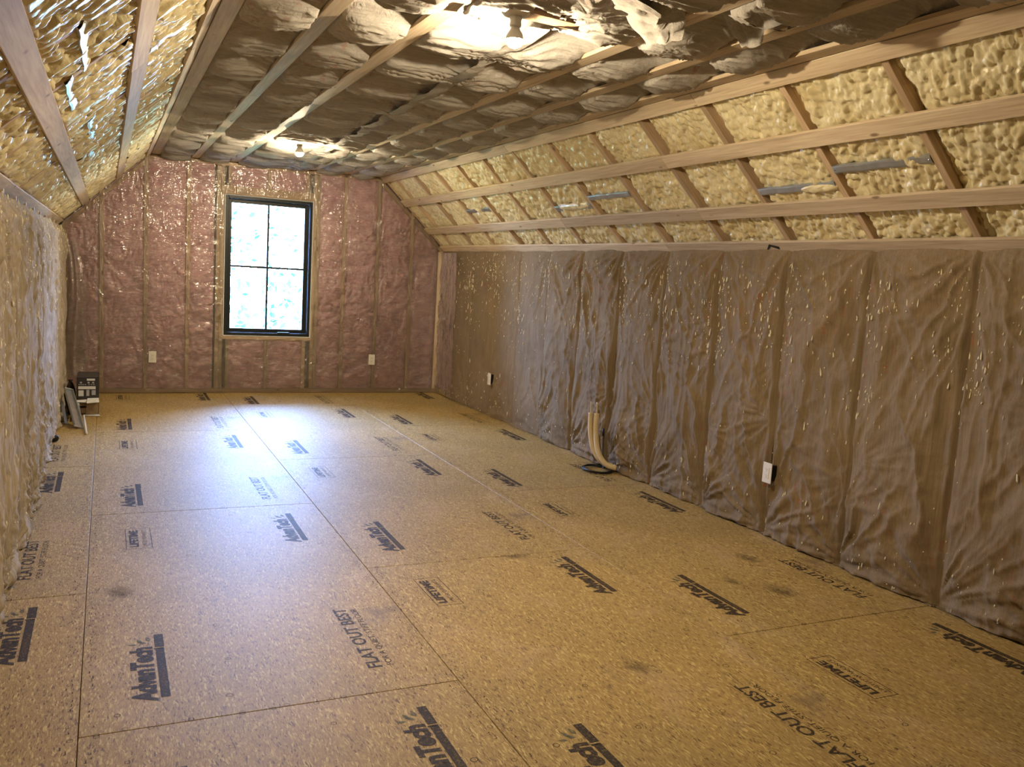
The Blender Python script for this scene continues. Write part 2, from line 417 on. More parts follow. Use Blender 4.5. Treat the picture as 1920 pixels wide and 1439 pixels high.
# ---- lettering
_TXT = {}
def text_geo(body, bold=0.0, spacing=1.0):
    key = (body, bold, spacing)
    if key in _TXT: return _TXT[key]
    cu = bpy.data.curves.new('lettering', 'FONT'); cu.body = body; cu.offset = bold; cu.resolution_u = 3; cu.space_character = spacing
    cu.fill_mode = 'FRONT'
    o = bpy.data.objects.new('lettering', cu); COL.objects.link(o)
    bpy.context.view_layer.update()
    me = bpy.data.meshes.new_from_object(o.evaluated_get(bpy.context.evaluated_depsgraph_get()))
    V = np.array([v.co[:2] for v in me.vertices]); F = [tuple(p.vertices) for p in me.polygons]
    bpy.data.meshes.remove(me); bpy.data.objects.remove(o); bpy.data.curves.remove(cu)
    V = V - V.min(0)
    capV = V[:, 1].max()
    _TXT[key] = (V, F, V[:, 0].max(), capV); return _TXT[key]
class Print:
    """flat print: a = reading direction, b = up"""
    def __init__(s): s.V = []; s.F = []
    def text(s, body, a0, a1, b0, cap, bold=0.0, shear=0.0, spacing=1.0):
        V, F, w, h = text_geo(body, bold, spacing); k = len(s.V)
        for x, y in V:
            yy = y/h*cap; s.V.append((a0+(a1-a0)*x/w+shear*yy, b0+yy))
        s.F += [tuple(i+k for i in f) for f in F]
    def rect(s, a0, a1, b0, b1):
        k = len(s.V); s.V += [(a0, b0), (a1, b0), (a1, b1), (a0, b1)]; s.F.append((k, k+1, k+2, k+3))
    def poly(s, pts):
        k = len(s.V); s.V += list(pts); s.F.append(tuple(range(k, k+len(pts))))
    def ring(s, a, b, r, wd, n=8, sq=False):
        k = len(s.V); n = 4 if sq else n; ph = math.pi/4 if sq else 0
        for rr in (r, r-wd):
            for j in range(n):
                t = 2*math.pi*j/n+ph; s.V.append((a+rr*math.cos(t), b+rr*math.sin(t)))
        for j in range(n): s.F.append((k+j, k+(j+1) % n, k+n+(j+1) % n, k+n+j))
    def mesh(s, name): return poly_mesh(name, [(-b, a, 0) for a, b in s.V], [f for f in s.F])   # a -> +Y, b -> -X
def leaf_shape(a, b, L, W, ang):
    pts = [(0, 0), (0.3*L, 0.5*W), (0.65*L, 0.45*W), (L, 0), (0.65*L, -0.45*W), (0.3*L, -0.5*W)]
    c, s_ = math.cos(ang), math.sin(ang); return [(a+x*c-y*s_, b+x*s_+y*c) for x, y in pts]
def logo_meshes():
    p = Print()
    p.text('AdvanTech', -0.022, 0.412, 0.007, 0.080, 0.058, 0.10, 0.97)
    p.rect(0.0, 0.395, -0.031, -0.001); p.rect(0.402, 0.52, -0.033, 0.0); p.rect(0.385, 0.395, -0.029, 0.004)
    p.ring(0.428, 0.022, 0.007, 0.0016, 10)
    q = Print()
    for a, b, L, W, an in ((0.445, 0.028, 0.036, 0.016, 0.9), (0.452, 0.045, 0.042, 0.016, 0.35), (0.462, 0.018, 0.045, 0.017, 0.15), (0.44, 0.060, 0.034, 0.014, 1.3)):
        q.poly(leaf_shape(a, b, L, W, an))
    r = Print(); r.text('FLOORING', 0.04, 0.20, -0.024, 0.016, 0.0)
    return p.mesh('print'), q.mesh('print'), r.mesh('print')
LOGO = logo_meshes()
def fob_mesh():
    p = Print(); p.text('FLAT OUT BEST', 0, 0.575, 0, 0.056, 0.022, 0.0)
    p.text('FOR A QUIET, STIFF FLOOR', 0.005, 0.56, -0.047, 0.030, 0.004, 0.0)
    p.text('TM', 0.582, 0.60, 0.044, 0.011, 0.0)
    return p.mesh('print')
def life_mesh():
    p = Print(); W, H, t = 0.345, 0.122, 0.0035
    b0 = -0.062
    p.rect(0, W, b0, b0+t); p.rect(0, W, b0+H-t, b0+H); p.rect(0, t, b0, b0+H); p.rect(W-t, W, b0, b0+H)
    p.text('LIFETIME', 0.03, 0.315, 0.0, 0.043, 0.05); p.text('LIMITED WARRANTY', 0.03, 0.315, -0.038, 0.020, 0.0)
    return p.mesh('print')
FOBM, LIFEM = fob_mesh(), life_mesh()
# panels were re-based on the floor: give them plain local coordinates
for xa, xb, a, b, o in PANELS:
    wl = Vector(o.location); o.matrix_parent_inverse = Matrix.Identity(4); o.location = wl - Vector(floor.location)
def panel_world(o): return Vector(o.location)+Vector(floor.location)
def put_print(name, me, m, x, y, z=0.0006, label=None):
    pn = panel_at(x, y) or panel_at(x, y+0.25)
    if pn is None: return
    if not len(me.materials): me.materials.append(m)
    o = bpy.data.objects.new(name, me); COL.objects.link(o); o.parent = pn
    o.location = Vector((x, y, z)) - panel_world(pn)
    if label: o['label'] = label
    return o
for i in (-1, 0, 1, 2):
    left = S1+i*SHEET; base = 2.925 + (1.265 if i in (-1, 1) else 0.0)
    for k in range(-2, 4):
        y = base+2.395*k
        jit = random.uniform(-0.01, 0.01)
        for (u, dy, kind) in ((0.240, 0.0, 'adv'), (1.012, 1.54, 'adv'), (0.225, 1.60, 'life'), (0.996, 0.0, 'fob')):
            xx, yy = left+u, y+dy+jit
            if yy > YF-0.45 or yy < YB+0.3 or xx < XL+0.05: continue
            if kind == 'adv':
                put_print('printed_logo', LOGO[0], INK, xx, yy); put_print('printed_leaf_emblem', LOGO[1], INK_G, xx, yy)
                put_print('reversed_lettering', LOGO[2], INK_L, xx, yy, 0.0009)
            elif kind == 'fob': put_print('printed_slogan', FOBM, INK, xx, yy)
            else: put_print('printed_warranty_box', LIFEM, INK, xx, yy)
# nail guide marks and seam print: one printed layer per sheet
for (xa, xb, a, b, o) in PANELS:
    if b < 1.0 or a > 8.5: continue
    rnd = random.Random(int(a*100)+int(xa*977)); p = Print(); n = 0
    for c in range(4):
        for r in range(8):
            x = xa+0.14+c*0.305+rnd.uniform(-0.035, 0.035); y = a+0.12+r*0.305+rnd.uniform(-0.03, 0.03)
            if x > min(xb, XR)-0.05 or x < max(xa, XL)+0.05 or y > b-0.05 or rnd.random() < 0.22: continue
            p.ring(y, -x, rnd.uniform(0.0105, 0.0135), 0.003, 8, rnd.random() < 0.35)
    for e in (xa, xb):
        sgn = 1 if e == xa else -1
        y = a+0.05
        while y < b-0.03:
            x = e+sgn*rnd.uniform(0.02, 0.045)
            if XL+0.02 < x < XR-0.02:
                if rnd.random() < 0.22: p.ring(y, -x, 0.010, 0.002, 8)
                elif rnd.random() < 0.75: p.rect(y, y+rnd.uniform(0.008, 0.022), -x, -x+rnd.uniform(0.002, 0.004)); p.rect(y, y+0.0025, -x, -x+rnd.uniform(0.006, 0.011))
            y += rnd.uniform(0.018, 0.06)
    for e in (a, b):
        sgn = 1 if e == a else -1; x = max(xa, XL)+0.05
        while x < min(xb, XR)-0.05:
            if YB < e < YF: p.ring(e+sgn*0.010*rnd.uniform(-0.5, 1.2), -x, 0.010, 0.0022, 8)
            x += rnd.uniform(0.07, 0.16)
    if p.V:
        me = poly_mesh('print', [(-q, t, 0) for t, q in p.V], p.F)
        me.materials.append(MARK); g = bpy.data.objects.new('nail_guide_marks', me); COL.objects.link(g); g.parent = o
        g.location = Vector((0, 0, 0.0005)) - panel_world(o); g['kind'] = 'stuff'

def mat_scuff():
    s = N('dark_scuff'); o = s.tc.outputs['Object']
    ln = s.n('VectorMath', operation='LENGTH'); s.l(o, ln.inputs[0])
    nz = s.noise(o, 22, 5, 0.7, 0.5)
    k = s.math('SUBTRACT', s.math('MULTIPLY', nz.outputs['Fac'], 1.5), s.math('MULTIPLY', ln.outputs['Value'], 7.5))
    f = s.ramp(k, [(0.05, (0, 0, 0)), (0.75, (1, 1, 1))])
    s.set((0.05, 0.038, 0.03), 0.8, 0.1); s.l(s.math('MULTIPLY', f, 0.42), s.b.inputs['Alpha']); return s.m
SCUFF = mat_scuff()
for (x, y, sx, sy) in ((0.055, 3.93, 0.7, 1.1), (2.98, 3.12, 0.8, 1.2), (3.16, 3.58, 0.6, 1.2), (1.93, 3.93, 0.9, 0.5), (2.83, 3.30, 0.5, 0.8), (1.83, 2.62, 0.7, 0.9)):
    me = poly_mesh('scuff', [(0.14*math.cos(k*math.pi/8), 0.14*math.sin(k*math.pi/8), 0) for k in range(16)], [tuple(range(16))])
    o = put_print('scuff_mark', me, SCUFF, x, y, 0.0004); o.scale = (sx, sy, 1)

# ================================================================== PAPER WALLS
def paper_disp(W, H, nu, nz, seed, amp=1.0, strong=None):
    """bulge of a stapled paper facing towards the room, metres; u 0..W, z 0..H"""
    rg = np.random.RandomState(seed)
    u = np.linspace(0, W, nu)[:, None]; z = np.linspace(0, H, nz)[None, :]
    de = np.minimum(u, W-u)
    edge = smooth(0.0, 0.17, de)
    d = 0.006 + 0.014*edge*(0.4+fbm(u*3+seed, z*1.6, seed, 3)) + 0*z
    # pleats running up the stud
    pl = vnoise(u*95+2.5*fbm(u*0+seed, z*2.0, seed+5, 2), z*0.8, seed+3)
    d = d + 0.011*(np.abs(pl-0.5)*2)*np.exp(-de/0.045)
    # folds fanning out from the staples
    anchors = [(0, H, 1.0), (W, H, 1.0), (0, 0.03, 1.15), (W, 0.03, 1.15)]
    for _ in range(3): anchors.append((rg.choice([0, W]), rg.uniform(0.3, H-0.25), rg.uniform(0.2, 0.65)))
    for j, (au, az, st) in enumerate(anchors):
        dx = np.abs(u-au); dz = z-az; r = np.hypot(dx, dz)+1e-4; th = np.arctan2(dz, dx)
        K = rg.uniform(3.6, 6.0); L = rg.uniform(0.22, 0.38)
        wob = 0.35*fbm(u*5, z*5, seed+40+j, 3)
        n1 = vnoise(th*K+wob*3+j*9.1, r*1.6, seed+60+j)
        n2 = vnoise(th*K*2.6+wob*5+j*3.3, r*2.5, seed+80+j)
        rd = (1-np.abs(2*n1-1))**2.2 + 0.25*(1-np.abs(2*n2-1))**3
        d = d + st*0.024*rd*(r/L)*np.exp(1-r/L)*(0.35+0.65*np.exp(-((dx/(W*0.62))**4)))
    # soft vertical drapes and crumple near the floor
    dr = vnoise(u*14+1.6*fbm(u*2, z*2.5, seed+9, 2), z*1.3, seed+11)
    d = d + 0.009*(1-np.abs(2*dr-1))**2*edge
    cr = fbm(u*11+seed, z*13, seed+13, 4)
    d = d + 0.034*np.clip(cr-0.42, 0, 1)*np.exp(-z/0.16) + 0.006*cr
    d = d*amp
    d = d*(0.3+0.7*smooth(0.0, 0.10, H-z))
    # pinched at the studs
    d = d*(0.25+0.75*smooth(0, 0.03, de))
    return d
WALLS = {}
def paper_wall(side, name, X, sgn, mat_, lab):
    """sgn: +1 room lies at smaller x (right wall), -1 room lies at larger x"""
    out = X+sgn*0.145
    wl = box(name, min(out, out+sgn*0.03), max(out, out+sgn*0.03), YB-0.1, YF+0.2, -0.2, ZK+0.18, SHEATH, None, 0.001)
    tag(wl, lab, None, None, 'structure')
    L = -Vector(wl.location)
    def kid(o):
        o.parent = wl; o.location = Vector(o.location)+L; return o
    grids = []
    ys = [YB]+[s for s in STUDS if s > YB+0.1]+[YF]
    for yy in ys[1:-1]:
        kid(box('stud', min(X+sgn*0.006, X+sgn*0.144), max(X+sgn*0.006, X+sgn*0.144), yy-0.019, yy+0.019, 0.038, ZK+0.02, WOOD_Z, None, 0.002))
    kid(box('bottom_plate', min(X+sgn*0.004, X+sgn*0.144), max(X+sgn*0.004, X+sgn*0.144), YB, YF, 0.0, 0.037, WOOD_Y, None, 0.002))
    for k, (a, b) in enumerate(zip(ys[:-1], ys[1:])):
        W = b-a; mid = (a+b)/2
        near = 1.5 < mid < 6.4
        res = (0.0075, 0.0105) if near else (0.010, 0.014)
        if mid < 1.2: res = (0.02, 0.03)
        nu = int(W/res[0])+2; nz = int((ZK+0.01)/res[1])+2
        far_flat = 0.45 if (side == 'R' and mid > 7.1) else 1.0
        d = paper_disp(W, ZK, nu, nz, 100*(1 if side == 'R' else 2)+k, far_flat*(1.0 if side == 'R' else 0.9))
        if side == 'L':
            uu = np.linspace(0, W, nu)[:, None]; zz = np.linspace(0, ZK, nz)[None, :]
            f, _ = worley(uu*22, zz*9, 55+k)
            d = d + 0.007*(1-np.clip(f, 0, 1))*(fbm(uu*4, zz*3, k, 3) > 0.45)
        P = np.zeros((nu, nz, 3)); 
        P[:, :, 1] = np.linspace(a-0.012, b+0.004, nu)[:, None]
        zl = np.linspace(0.004, ZK+(0.03 if side == 'R' else -0.022), nz)[None, :]
        P[:, :, 2] = zl + 0.006*vnoise(np.linspace(a, b, nu)*30, 0*np.linspace(a, b, nu)+k, 5)[:, None]*np.exp(-zl/0.05)
        # slightly overlapping neighbours: one lip stands proud
        lip = 0.004*np.linspace(1, 0, nu)[:, None]
        P[:, :, 0] = X - sgn*(d+lip) + 0.0
        me = grid_mesh('paper', P, flip=(sgn < 0))
        o = obj('insulation_batt', me, mat_); kid(o)
        grids.append((a, b, d+lip))
    def height(y, z):
        for a, b, d in grids:
            if a <= y < b:
                i = min(d.shape[0]-1, int((y-a)/(b-a)*(d.shape[0]-1))); j = min(d.shape[1]-1, max(0, int(z/ZK*(d.shape[1]-1))))
                return d[i, j]
        return 0.0
    WALLS[side] = (wl, height, L, X, sgn)
    return wl
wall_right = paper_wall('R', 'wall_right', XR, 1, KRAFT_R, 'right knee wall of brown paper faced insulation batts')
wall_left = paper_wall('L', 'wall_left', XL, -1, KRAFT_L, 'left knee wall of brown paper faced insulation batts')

def droplets(side, n, ylo, yhi, seed):
    wl, height, L, X, sgn = WALLS[side]; rg = np.random.RandomState(seed); V = []; F = []
    cl = [(s + rg.normal(0, 0.05), ZK-0.08-abs(rg.normal(0, 0.28)), rg.uniform(0.06, 0.22)) for s in STUDS for _ in range(5) if ylo < s < yhi]
    for i in range(n):
        t = rg.rand()
        if t < 0.55 and cl:
            c = cl[rg.randint(len(cl))]; y = c[0]+rg.normal(0, c[2]*0.7); z = c[1]+rg.normal(0, c[2])
        elif t < 0.85: y = rg.uniform(ylo, yhi); z = ZK-abs(rg.normal(0, 0.45))
        else: y = rg.uniform(ylo, yhi); z = abs(rg.normal(0, 0.25))+0.02
        if not (ylo < y < yhi) or not (0.02 < z < ZK-0.02): continue
        r = 0.0020+0.0032*rg.rand()**2.2; ln = r*(1.3+6.0*rg.rand()**2.5)
        x = X - sgn*(height(y, z)+r*0.4); k = len(V); tl = rg.normal(0, 0.12)
        for (dx, dy, dz) in ((0, 0, 1), (1, 0, 0.1), (0, 1, 0.1), (-1, 0, 0.1), (0, -1, 0.1), (0.7, 0.7, -0.55), (-0.7, 0.7, -0.55), (-0.7, -0.7, -0.55), (0.7, -0.7, -0.55), (0, 0, -1)):
            V.append((x+dx*r, y+dy*r+tl*dz*ln, z+dz*ln))
        F += [(k, k+1, k+2), (k, k+2, k+3), (k, k+3, k+4), (k, k+4, k+1),
              (k+1, k+5, k+2), (k+2, k+6, k+3), (k+3, k+7, k+4), (k+4, k+8, k+1),
              (k+2, k+5, k+6), (k+3, k+6, k+7), (k+4, k+7, k+8), (k+1, k+8, k+5),
              (k+9, k+6, k+5), (k+9, k+7, k+6), (k+9, k+8, k+7), (k+9, k+5, k+8)]
    o = obj('foam_droplets', quad_mesh('droplets', np.array(V), np.array(F)), DRIP); o.parent = wl; o.location = L; o['kind'] = 'stuff'
droplets('R', 2900, 2.0, 9.7, 3); droplets('L', 2200, 2.5, 9.7, 4)

def scraps(side, ylo, yhi, n, seed, m):
    """crumpled torn paper along the foot of the wall, one part"""
    wl, height, L, X, sgn = WALLS[side]; rg = np.random.RandomState(seed); V = []; F = []
    for i in range(n):
        y = rg.uniform(ylo, yhi); ln = rg.uniform(0.04, 0.16); dp = rg.uniform(0.012, 0.035); h = rg.uniform(0.008, 0.03); k = len(V); nu, nv = 6, 4
        for a in range(nu):
            for b in range(nv):
                t = b/(nv-1)
                V.append((X-sgn*(0.005+dp*t)+rg.normal(0, 0.003), y+ln*(a/(nu-1)-0.5)+rg.normal(0, 0.004), 0.002+h*(1-t)**1.3*rg.uniform(0.5, 1.3)+0.003*rg.rand()))
        for a in range(nu-1):
            for b in range(nv-1):
                F.append((k+a*nv+b, k+(a+1)*nv+b, k+(a+1)*nv+b+1, k+a*nv+b+1))
    o = obj('torn_paper_edge', quad_mesh('scraps', np.array(V), np.array(F), False), m); o.parent = wl; o.location = L; o['kind'] = 'stuff'
scraps('R', 2.0, 9.6, 120, 11, KRAFT_R); scraps('L', 3.0, 9.6, 90, 12, KRAFT_L)

# ================================================================== ROOF SLOPES
class Slope:
    def __init__(s, name, A, B, label):
        s.A = Vector((A[0], 0, A[1])); s.B = Vector((B[0], 0, B[1])); s.t = (s.B-s.A).normalized(); s.L = (s.B-s.A).length
        n = Vector((-s.t.z, 0, s.t.x))
        if n.dot(Vector((1.58, 0, 1.0))-s.A) < 0: n = -n
        s.n = n                                     # towards the room
        c = s.A + s.t*(s.L/2) - n*0.20 + Vector((0, (YF+YB)/2, 0))
        s.root = obox(name, c, (s.t, Vector((0, 1, 0)), s.t.cross(Vector((0, 1, 0)))), (s.L+0.35, YF-YB+0.3, 0.03), SHEATH, None, 0.001)
        tag(s.root, label, None, None, 'structure'); bpy.context.view_layer.update()
        s.inv = s.root.matrix_world.inverted()
    def P(s, a, y, d): return s.A + s.t*a + s.n*d + Vector((0, y, 0))
    def kid(s, o):
        o.parent = s.root; o.matrix_parent_inverse = s.inv; return o
    def board(s, name, a0, a1, y0, y1, d0, d1, m, c=0.003):
        o = obox(name, s.P((a0+a1)/2, (y0+y1)/2, (d0+d1)/2), (s.t, Vector((0, 1, 0)), s.t.cross(Vector((0, 1, 0)))), (a1-a0, y1-y0, abs(d1-d0)), m, None, c)
        return s.kid(o)
def foam_field(S, Y, seed, big):
    """S along slope, Y along the room -> outward lumps"""
    wx = 0.02*(fbm(S*9, Y*9, seed+1, 2)-0.5); wy = 0.02*(fbm(S*9, Y*9, seed+2, 2)-0.5)
    k = 1.0 if big <= 1.0 else 0.72
    f1, r1 = worley((S+wx)*22*k, (Y+wy)*40*k, seed+3)
    f2, r2 = worley((S+wx)*42*k, (Y+wy)*62*k, seed+4)
    f3, r3 = worley((S+wx)*8, (Y+wy)*13, seed+5)
    dome = lambda f, c: np.sqrt(np.clip(1-(f/c)**2, 0, 1))
    h = 0.020*dome(f1, 0.82)*(0.35+0.9*r1)/k + 0.006*dome(f2, 0.8)*(0.3+r2) + 0.014*big*dome(f3, 0.8)*r3
    h = h + 0.034*(fbm(S*2.6, Y*3.2, seed+6, 3)-0.5)
    return h
def build_slope(sl, side, ranges, extra_side):
    seedb = 500 if side == 'R' else 900
    ys = [YB]+[s for s in STUDS if s > YB+0.1]+[YF]
    for yy in ys[1:-1]:
        sl.board('rafter', 0.0, sl.L, yy-0.019, yy+0.019, -0.185, -0.0195, WOOD_X, 0.002)
    sl.board('rafter', 0.0, sl.L, YF-0.045, YF-0.002, -0.185, -0.0195, WOOD_X, 0.002)
    for k, (a, b) in enumerate(zip(ys[:-1], ys[1:])):
        y0, y1 = a+0.0185, b-0.0185; mid = (a+b)/2
        if b == YF: y1 = YF-0.044
        near = (1.4 < mid < 5.2)
        res = 0.0068 if near else 0.0095
        if mid < 1.0: res = 0.03
        ny = int((y1-y0)/res)+2; ns = int(sl.L/res)+2
        Y, S = np.meshgrid(np.linspace(y0, y1, ny), np.linspace(0.0, sl.L, ns), indexing='ij')
        h = foam_field(S, Y, seedb, 1.0 if side == 'R' else 1.5)
        e0 = Y-y0; e1 = y1-Y
        rgk = np.random.RandomState(seedb+k); wide = rgk.uniform(0.04, 0.11); 
        wob = 0.05*(fbm(S*4, Y*0+k, seedb+31, 3)-0.5)
        cut = 0.016*(1-smooth(0, 0.03, e0)) + (0.040 if side == 'R' else 0.014)*(1-smooth(wide*0.2, wide*0.8, e1+wob))
        d = (-0.052 if side == 'R' else -0.046) + h - cut
        strapd = np.zeros(S.shape, bool)
        for (p_, q_) in ranges: strapd |= (S > p_-0.006) & (S < q_+0.006)
        d = np.where(strapd, np.minimum(d, -0.021), np.minimum(d, -0.004))
        P = np.zeros((ny, ns, 3))
        for c in range(3):
            P[:, :, c] = sl.A[c] + sl.t[c]*S + sl.n[c]*d + (Y if c == 1 else 0)
        me = grid_mesh('foam', P, flip=(side == 'L'))
        sl.kid(obj('spray_foam_fill', me, FOAM))
    for j, (a0, a1) in enumerate(ranges):
        rg = np.random.RandomState(seedb+70+j); cuts = [YB+0.01, STUDS[3+rg.randint(3)], STUDS[9+rg.randint(3)], STUDS[13+rg.randint(3)], YF-0.01]
        for c0, c1 in zip(cuts[:-1], cuts[1:]):
            off = rg.uniform(-0.002, 0.002)
            sl.board('strapping_board', a0+off, a1+off, c0+0.0008, c1-0.0008, -0.019, 0.0, WOOD_Y, 0.002)
slR = Slope('wall_slope_right', (XCR, ZC), (XR-0.005, ZK-0.005), 'right roof slope filled with yellow spray foam between rafters')
slL = Slope('wall_slope_left', (XCL, ZC), (XL-0.035, ZK-0.012), 'left roof slope filled with yellow spray foam between rafters')
def sr(x): return (x-XCR)/slR.t.x
def sl_(x): return (x-XCL)/slL.t.x
build_slope(slR, 'R', [(0.004, 0.088), (sr(3.043), sr(3.043)+0.089), (sr(3.340), sr(3.340)+0.089), (slR.L-0.078, slR.L-0.002)], None)
build_slope(slL, 'L', [(0.004, 0.066), (sl_(0.150), sl_(0.150)+0.082), (sl_(-0.155), sl_(-0.155)+0.082), (slL.L-0.085, slL.L-0.002)], None)

# ================================================================== CEILING
ceiling = box('ceiling', XCL-0.45, XCR+0.45, YB-0.1, YF+0.2, ZC+0.24, ZC+0.27, SHEATH, None, 0.001)
tag(ceiling, 'flat ceiling of sagging brown paper faced batts behind strapping', None, None, 'structure')
CL = -Vector(ceiling.location)
def ckid(o):
    o.parent = ceiling; o.location = Vector(o.location)+CL; return o
STRAPS = [(0.412, 0.492), (0.790, 0.860), (1.165, 1.245), (1.985, 2.065), (2.375, 2.452), (2.700, 2.788)]
for j, (a, b) in enumerate(STRAPS):
    rg = np.random.RandomState(40+j); cuts = [YB+0.01, STUDS[4+rg.randint(3)], STUDS[9+rg.randint(4)], YF-0.01]
    for c0, c1 in zip(cuts[:-1], cuts[1:]):
        dz = rg.uniform(-0.001, 0.001)
        ckid(box('strapping_board', a, b, c0+0.0008, c1-0.0008, ZC, ZC+0.019, WOOD_Y, None, 0.002))
for yy in [s for s in STUDS if s > YB+0.1]:
    ckid(box('ceiling_joist', XCL-0.1, XCR+0.1, yy-0.019, yy+0.019, ZC+0.045, ZC+0.22, WOOD_X, None, 0.002))
PINS = [0.452, 0.825, 1.205, 1.665, 2.025, 2.413, 2.744]
CEIL_G = []
def ceiling_batts():
    ys = [YB]+[s for s in STUDS if s > YB+0.1]+[YF]
    for k, (a, b) in enumerate(zip(ys[:-1], ys[1:])):
        mid = (a+b)/2; res = 0.009 if mid > 1.5 else 0.02
        nx = int((XCR-XCL)/0.011)+2; ny = int((b-a)/res)+2
        X, Y = np.meshgrid(np.linspace(XCL-0.03, XCR+0.03, nx), np.linspace(a-0.004, b+0.004, ny), indexing='ij')
        t = (Y-a)/(b-a)
        sd = 700+k*7
        # sag between the straps
        up = np.full(X.shape, 0.0); seg = np.zeros(X.shape); amp = np.zeros(X.shape)
        for j in range(len(PINS)-1):
            m = (X >= PINS[j]) & (X < PINS[j+1]); u = (X-PINS[j])/(PINS[j+1]-PINS[j])
            g = np.sin(np.pi*np.clip(u, 0, 1))**0.75
            rg = np.random.RandomState(sd+j); A = rg.uniform(0.034, 0.058)
            up = np.where(m, g, up); amp = np.where(m, A, amp); seg = np.where(m, j, seg)
        sk = np.random.RandomState(sd+50).uniform(-0.06, 0.06)
        tt = np.clip(t+0.04*(fbm(X*3, Y*0+k, sd, 3)-0.5)*2*np.sin(np.pi*t), 0, 1)
        prof = smooth(0.22, 0.80+sk, tt)*(1-0.15*smooth(0.86, 1.0, tt))
        pinned = np.min(np.stack([np.abs(X-p) for p in PINS]), 0)
        at165 = np.exp(-((X-1.665)/0.05)**2)
        sag = prof*(0.006+amp*up+0.014*at165)
        # the facing is pulled up at the joists, leaving a dark slot
        tuck = (0.006+0.085*up)*(1-smooth(0.12, 0.72, t)) + 0.012*(1-up)*(1-smooth(0, 0.03, np.minimum(t, 1-t)*(b-a)))
        # cross folds: long wrinkles parallel to the joists, bending down into each belly
        bend = 0.10*up*(1+0.6*(fbm(X*2, Y*2, sd+21, 2)-0.5)); cf = vnoise(X*2.6+k*3.1, (Y+bend)*30, sd+2); c2 = vnoise(X*6.0, (Y+bend)*64, sd+3)
        wr = 0.013*(1-np.abs(2*cf-1))**3 + 0.007*(1-np.abs(2*c2-1))**2.5
        pin = np.exp(-pinned/0.07); pf = vnoise(Y*60, X*7, sd+4); wr = wr+0.009*pin*(1-np.abs(2*pf-1))**2*prof
        crump = 0.013*(fbm(X*8, Y*9, sd+5, 4)-0.5)
        Z = ZC+0.0215 + tuck - sag*0.98 - (wr+crump)*np.clip(prof+0.3, 0.3, 1)
        # keep it above the strapping where a strap crosses
        for (p, q) in STRAPS:
            m = (X > p-0.006) & (X < q+0.006); Z = np.where(m, np.maximum(Z, ZC+0.0195), Z)
        # torn open round the lamp and the slit right of it
        hole = np.zeros(X.shape, bool)
        lamp_r = np.hypot((X-1.50)/0.20, (Y-3.235)/0.12); hole |= lamp_r < 1+0.5*(vnoise(X*25, Y*25, 3)-0.5)
        lamp2 = np.hypot((X-1.46)/0.17, (Y-7.60)/0.10); hole |= lamp2 < 1
        gash = np.hypot((X-1.90)/0.22, (Y-(2.82-0.10*np.sin((X-1.7)*7)))/0.055); hole |= gash < 1+0.4*(vnoise(X*20, Y*20, 8)-0.5)
        gash2 = np.hypot((X-2.22)/0.13, (Y-(2.66+0.15*(X-2.22)))/0.05); hole |= gash2 < 1+0.4*(vnoise(X*22, Y*22, 9)-0.5)
        P = np.stack([X, Y, Z], -1)
        n_, m_ = X.shape; idx = np.arange(n_*m_).reshape(n_, m_)
        q = np.stack([idx[:-1, :-1].ravel(), idx[:-1, 1:].ravel(), idx[1:, 1:].ravel(), idx[1:, :-1].ravel()], 1)
        hq = hole.ravel()[q].any(1); q = q[~hq]
        ckid(obj('insulation_batt', quad_mesh('paper', P.reshape(-1, 3), q), KRAFT_C))
ceiling_batts()
# stapling flange that hangs along the missing strap: one ragged ribbon per bay
ys = [s for s in STUDS if s > 1.0]+[YF]
for k, (a, b) in enumerate(zip(ys[:-1], ys[1:])):
    rg = np.random.RandomState(60+k); n = 40; P = np.zeros((n, 5, 3)); tt = np.linspace(0, 1, n)
    if a < 3.0: continue
    cx = 1.61+0.022*(a-3.3)/0.6 + 0.03*(vnoise(tt*3, 0*tt, k)-0.5); wd = 0.022+0.026*vnoise(tt*7, 0*tt+3, k+9)
    zz = ZC-0.002-0.022*np.sin(np.pi*tt)**0.7
    for j in range(5):
        v = j/4-0.5
        P[:, j, 0] = cx+v*wd*2+0.004*(vnoise(tt*20, 0*tt+j, k)-0.5); P[:, j, 1] = a+(b-a)*tt; P[:, j, 2] = zz-0.010*(1-abs(v)*2)*vnoise(tt*11, 0*tt+1, k+5)+0.004*(vnoise(tt*25, 0*tt+j, 4)-0.5)
    ckid(obj('paper_flange', grid_mesh('flange', P), KRAFT_C))
# loose flaps torn back beside the front lamp
def flap(x, y, z, L, W, az, tilt, curl, seed):
    n, m = 18, 12; P = np.zeros((n, m, 3))
    for i in range(n):
        for j in range(m):
            u = i/(n-1); v = j/(m-1)-0.5
            w_ = W*(0.35+0.65*math.sin(math.pi*(0.25+0.6*u)))
            P[i, j] = (L*u*math.cos(tilt+curl*u), v*w_, -L*u*math.sin(tilt+curl*u)+0.25*w_*v*v)
    X, Y = np.meshgrid(np.arange(n)/4.0, np.arange(m)/3.0, indexing='ij')
    P[:, :, 2] += 0.020*(np.abs(2*vnoise(X*0.8, Y*2.2, seed)-1)-0.4)
    c, s_ = math.cos(az), math.sin(az); Q = P.copy(); Q[:, :, 0] = x+P[:, :, 0]*c-P[:, :, 1]*s_; Q[:, :, 1] = y+P[:, :, 0]*s_+P[:, :, 1]*c; Q[:, :, 2] = z+P[:, :, 2]
    ckid(obj('torn_paper_flap', grid_mesh('flap', Q), KRAFT_C))
flap(1.62, 3.02, ZC+0.055, 0.30, 0.20, -0.35, 0.16, 0.10, 1)
flap(1.36, 3.24, ZC+0.050, 0.17, 0.14, 2.7, 0.30, 0.2, 2)
flap(1.83, 2.92, ZC+0.03, 0.20, 0.24, 0.5, 0.22, 0.3, 3)
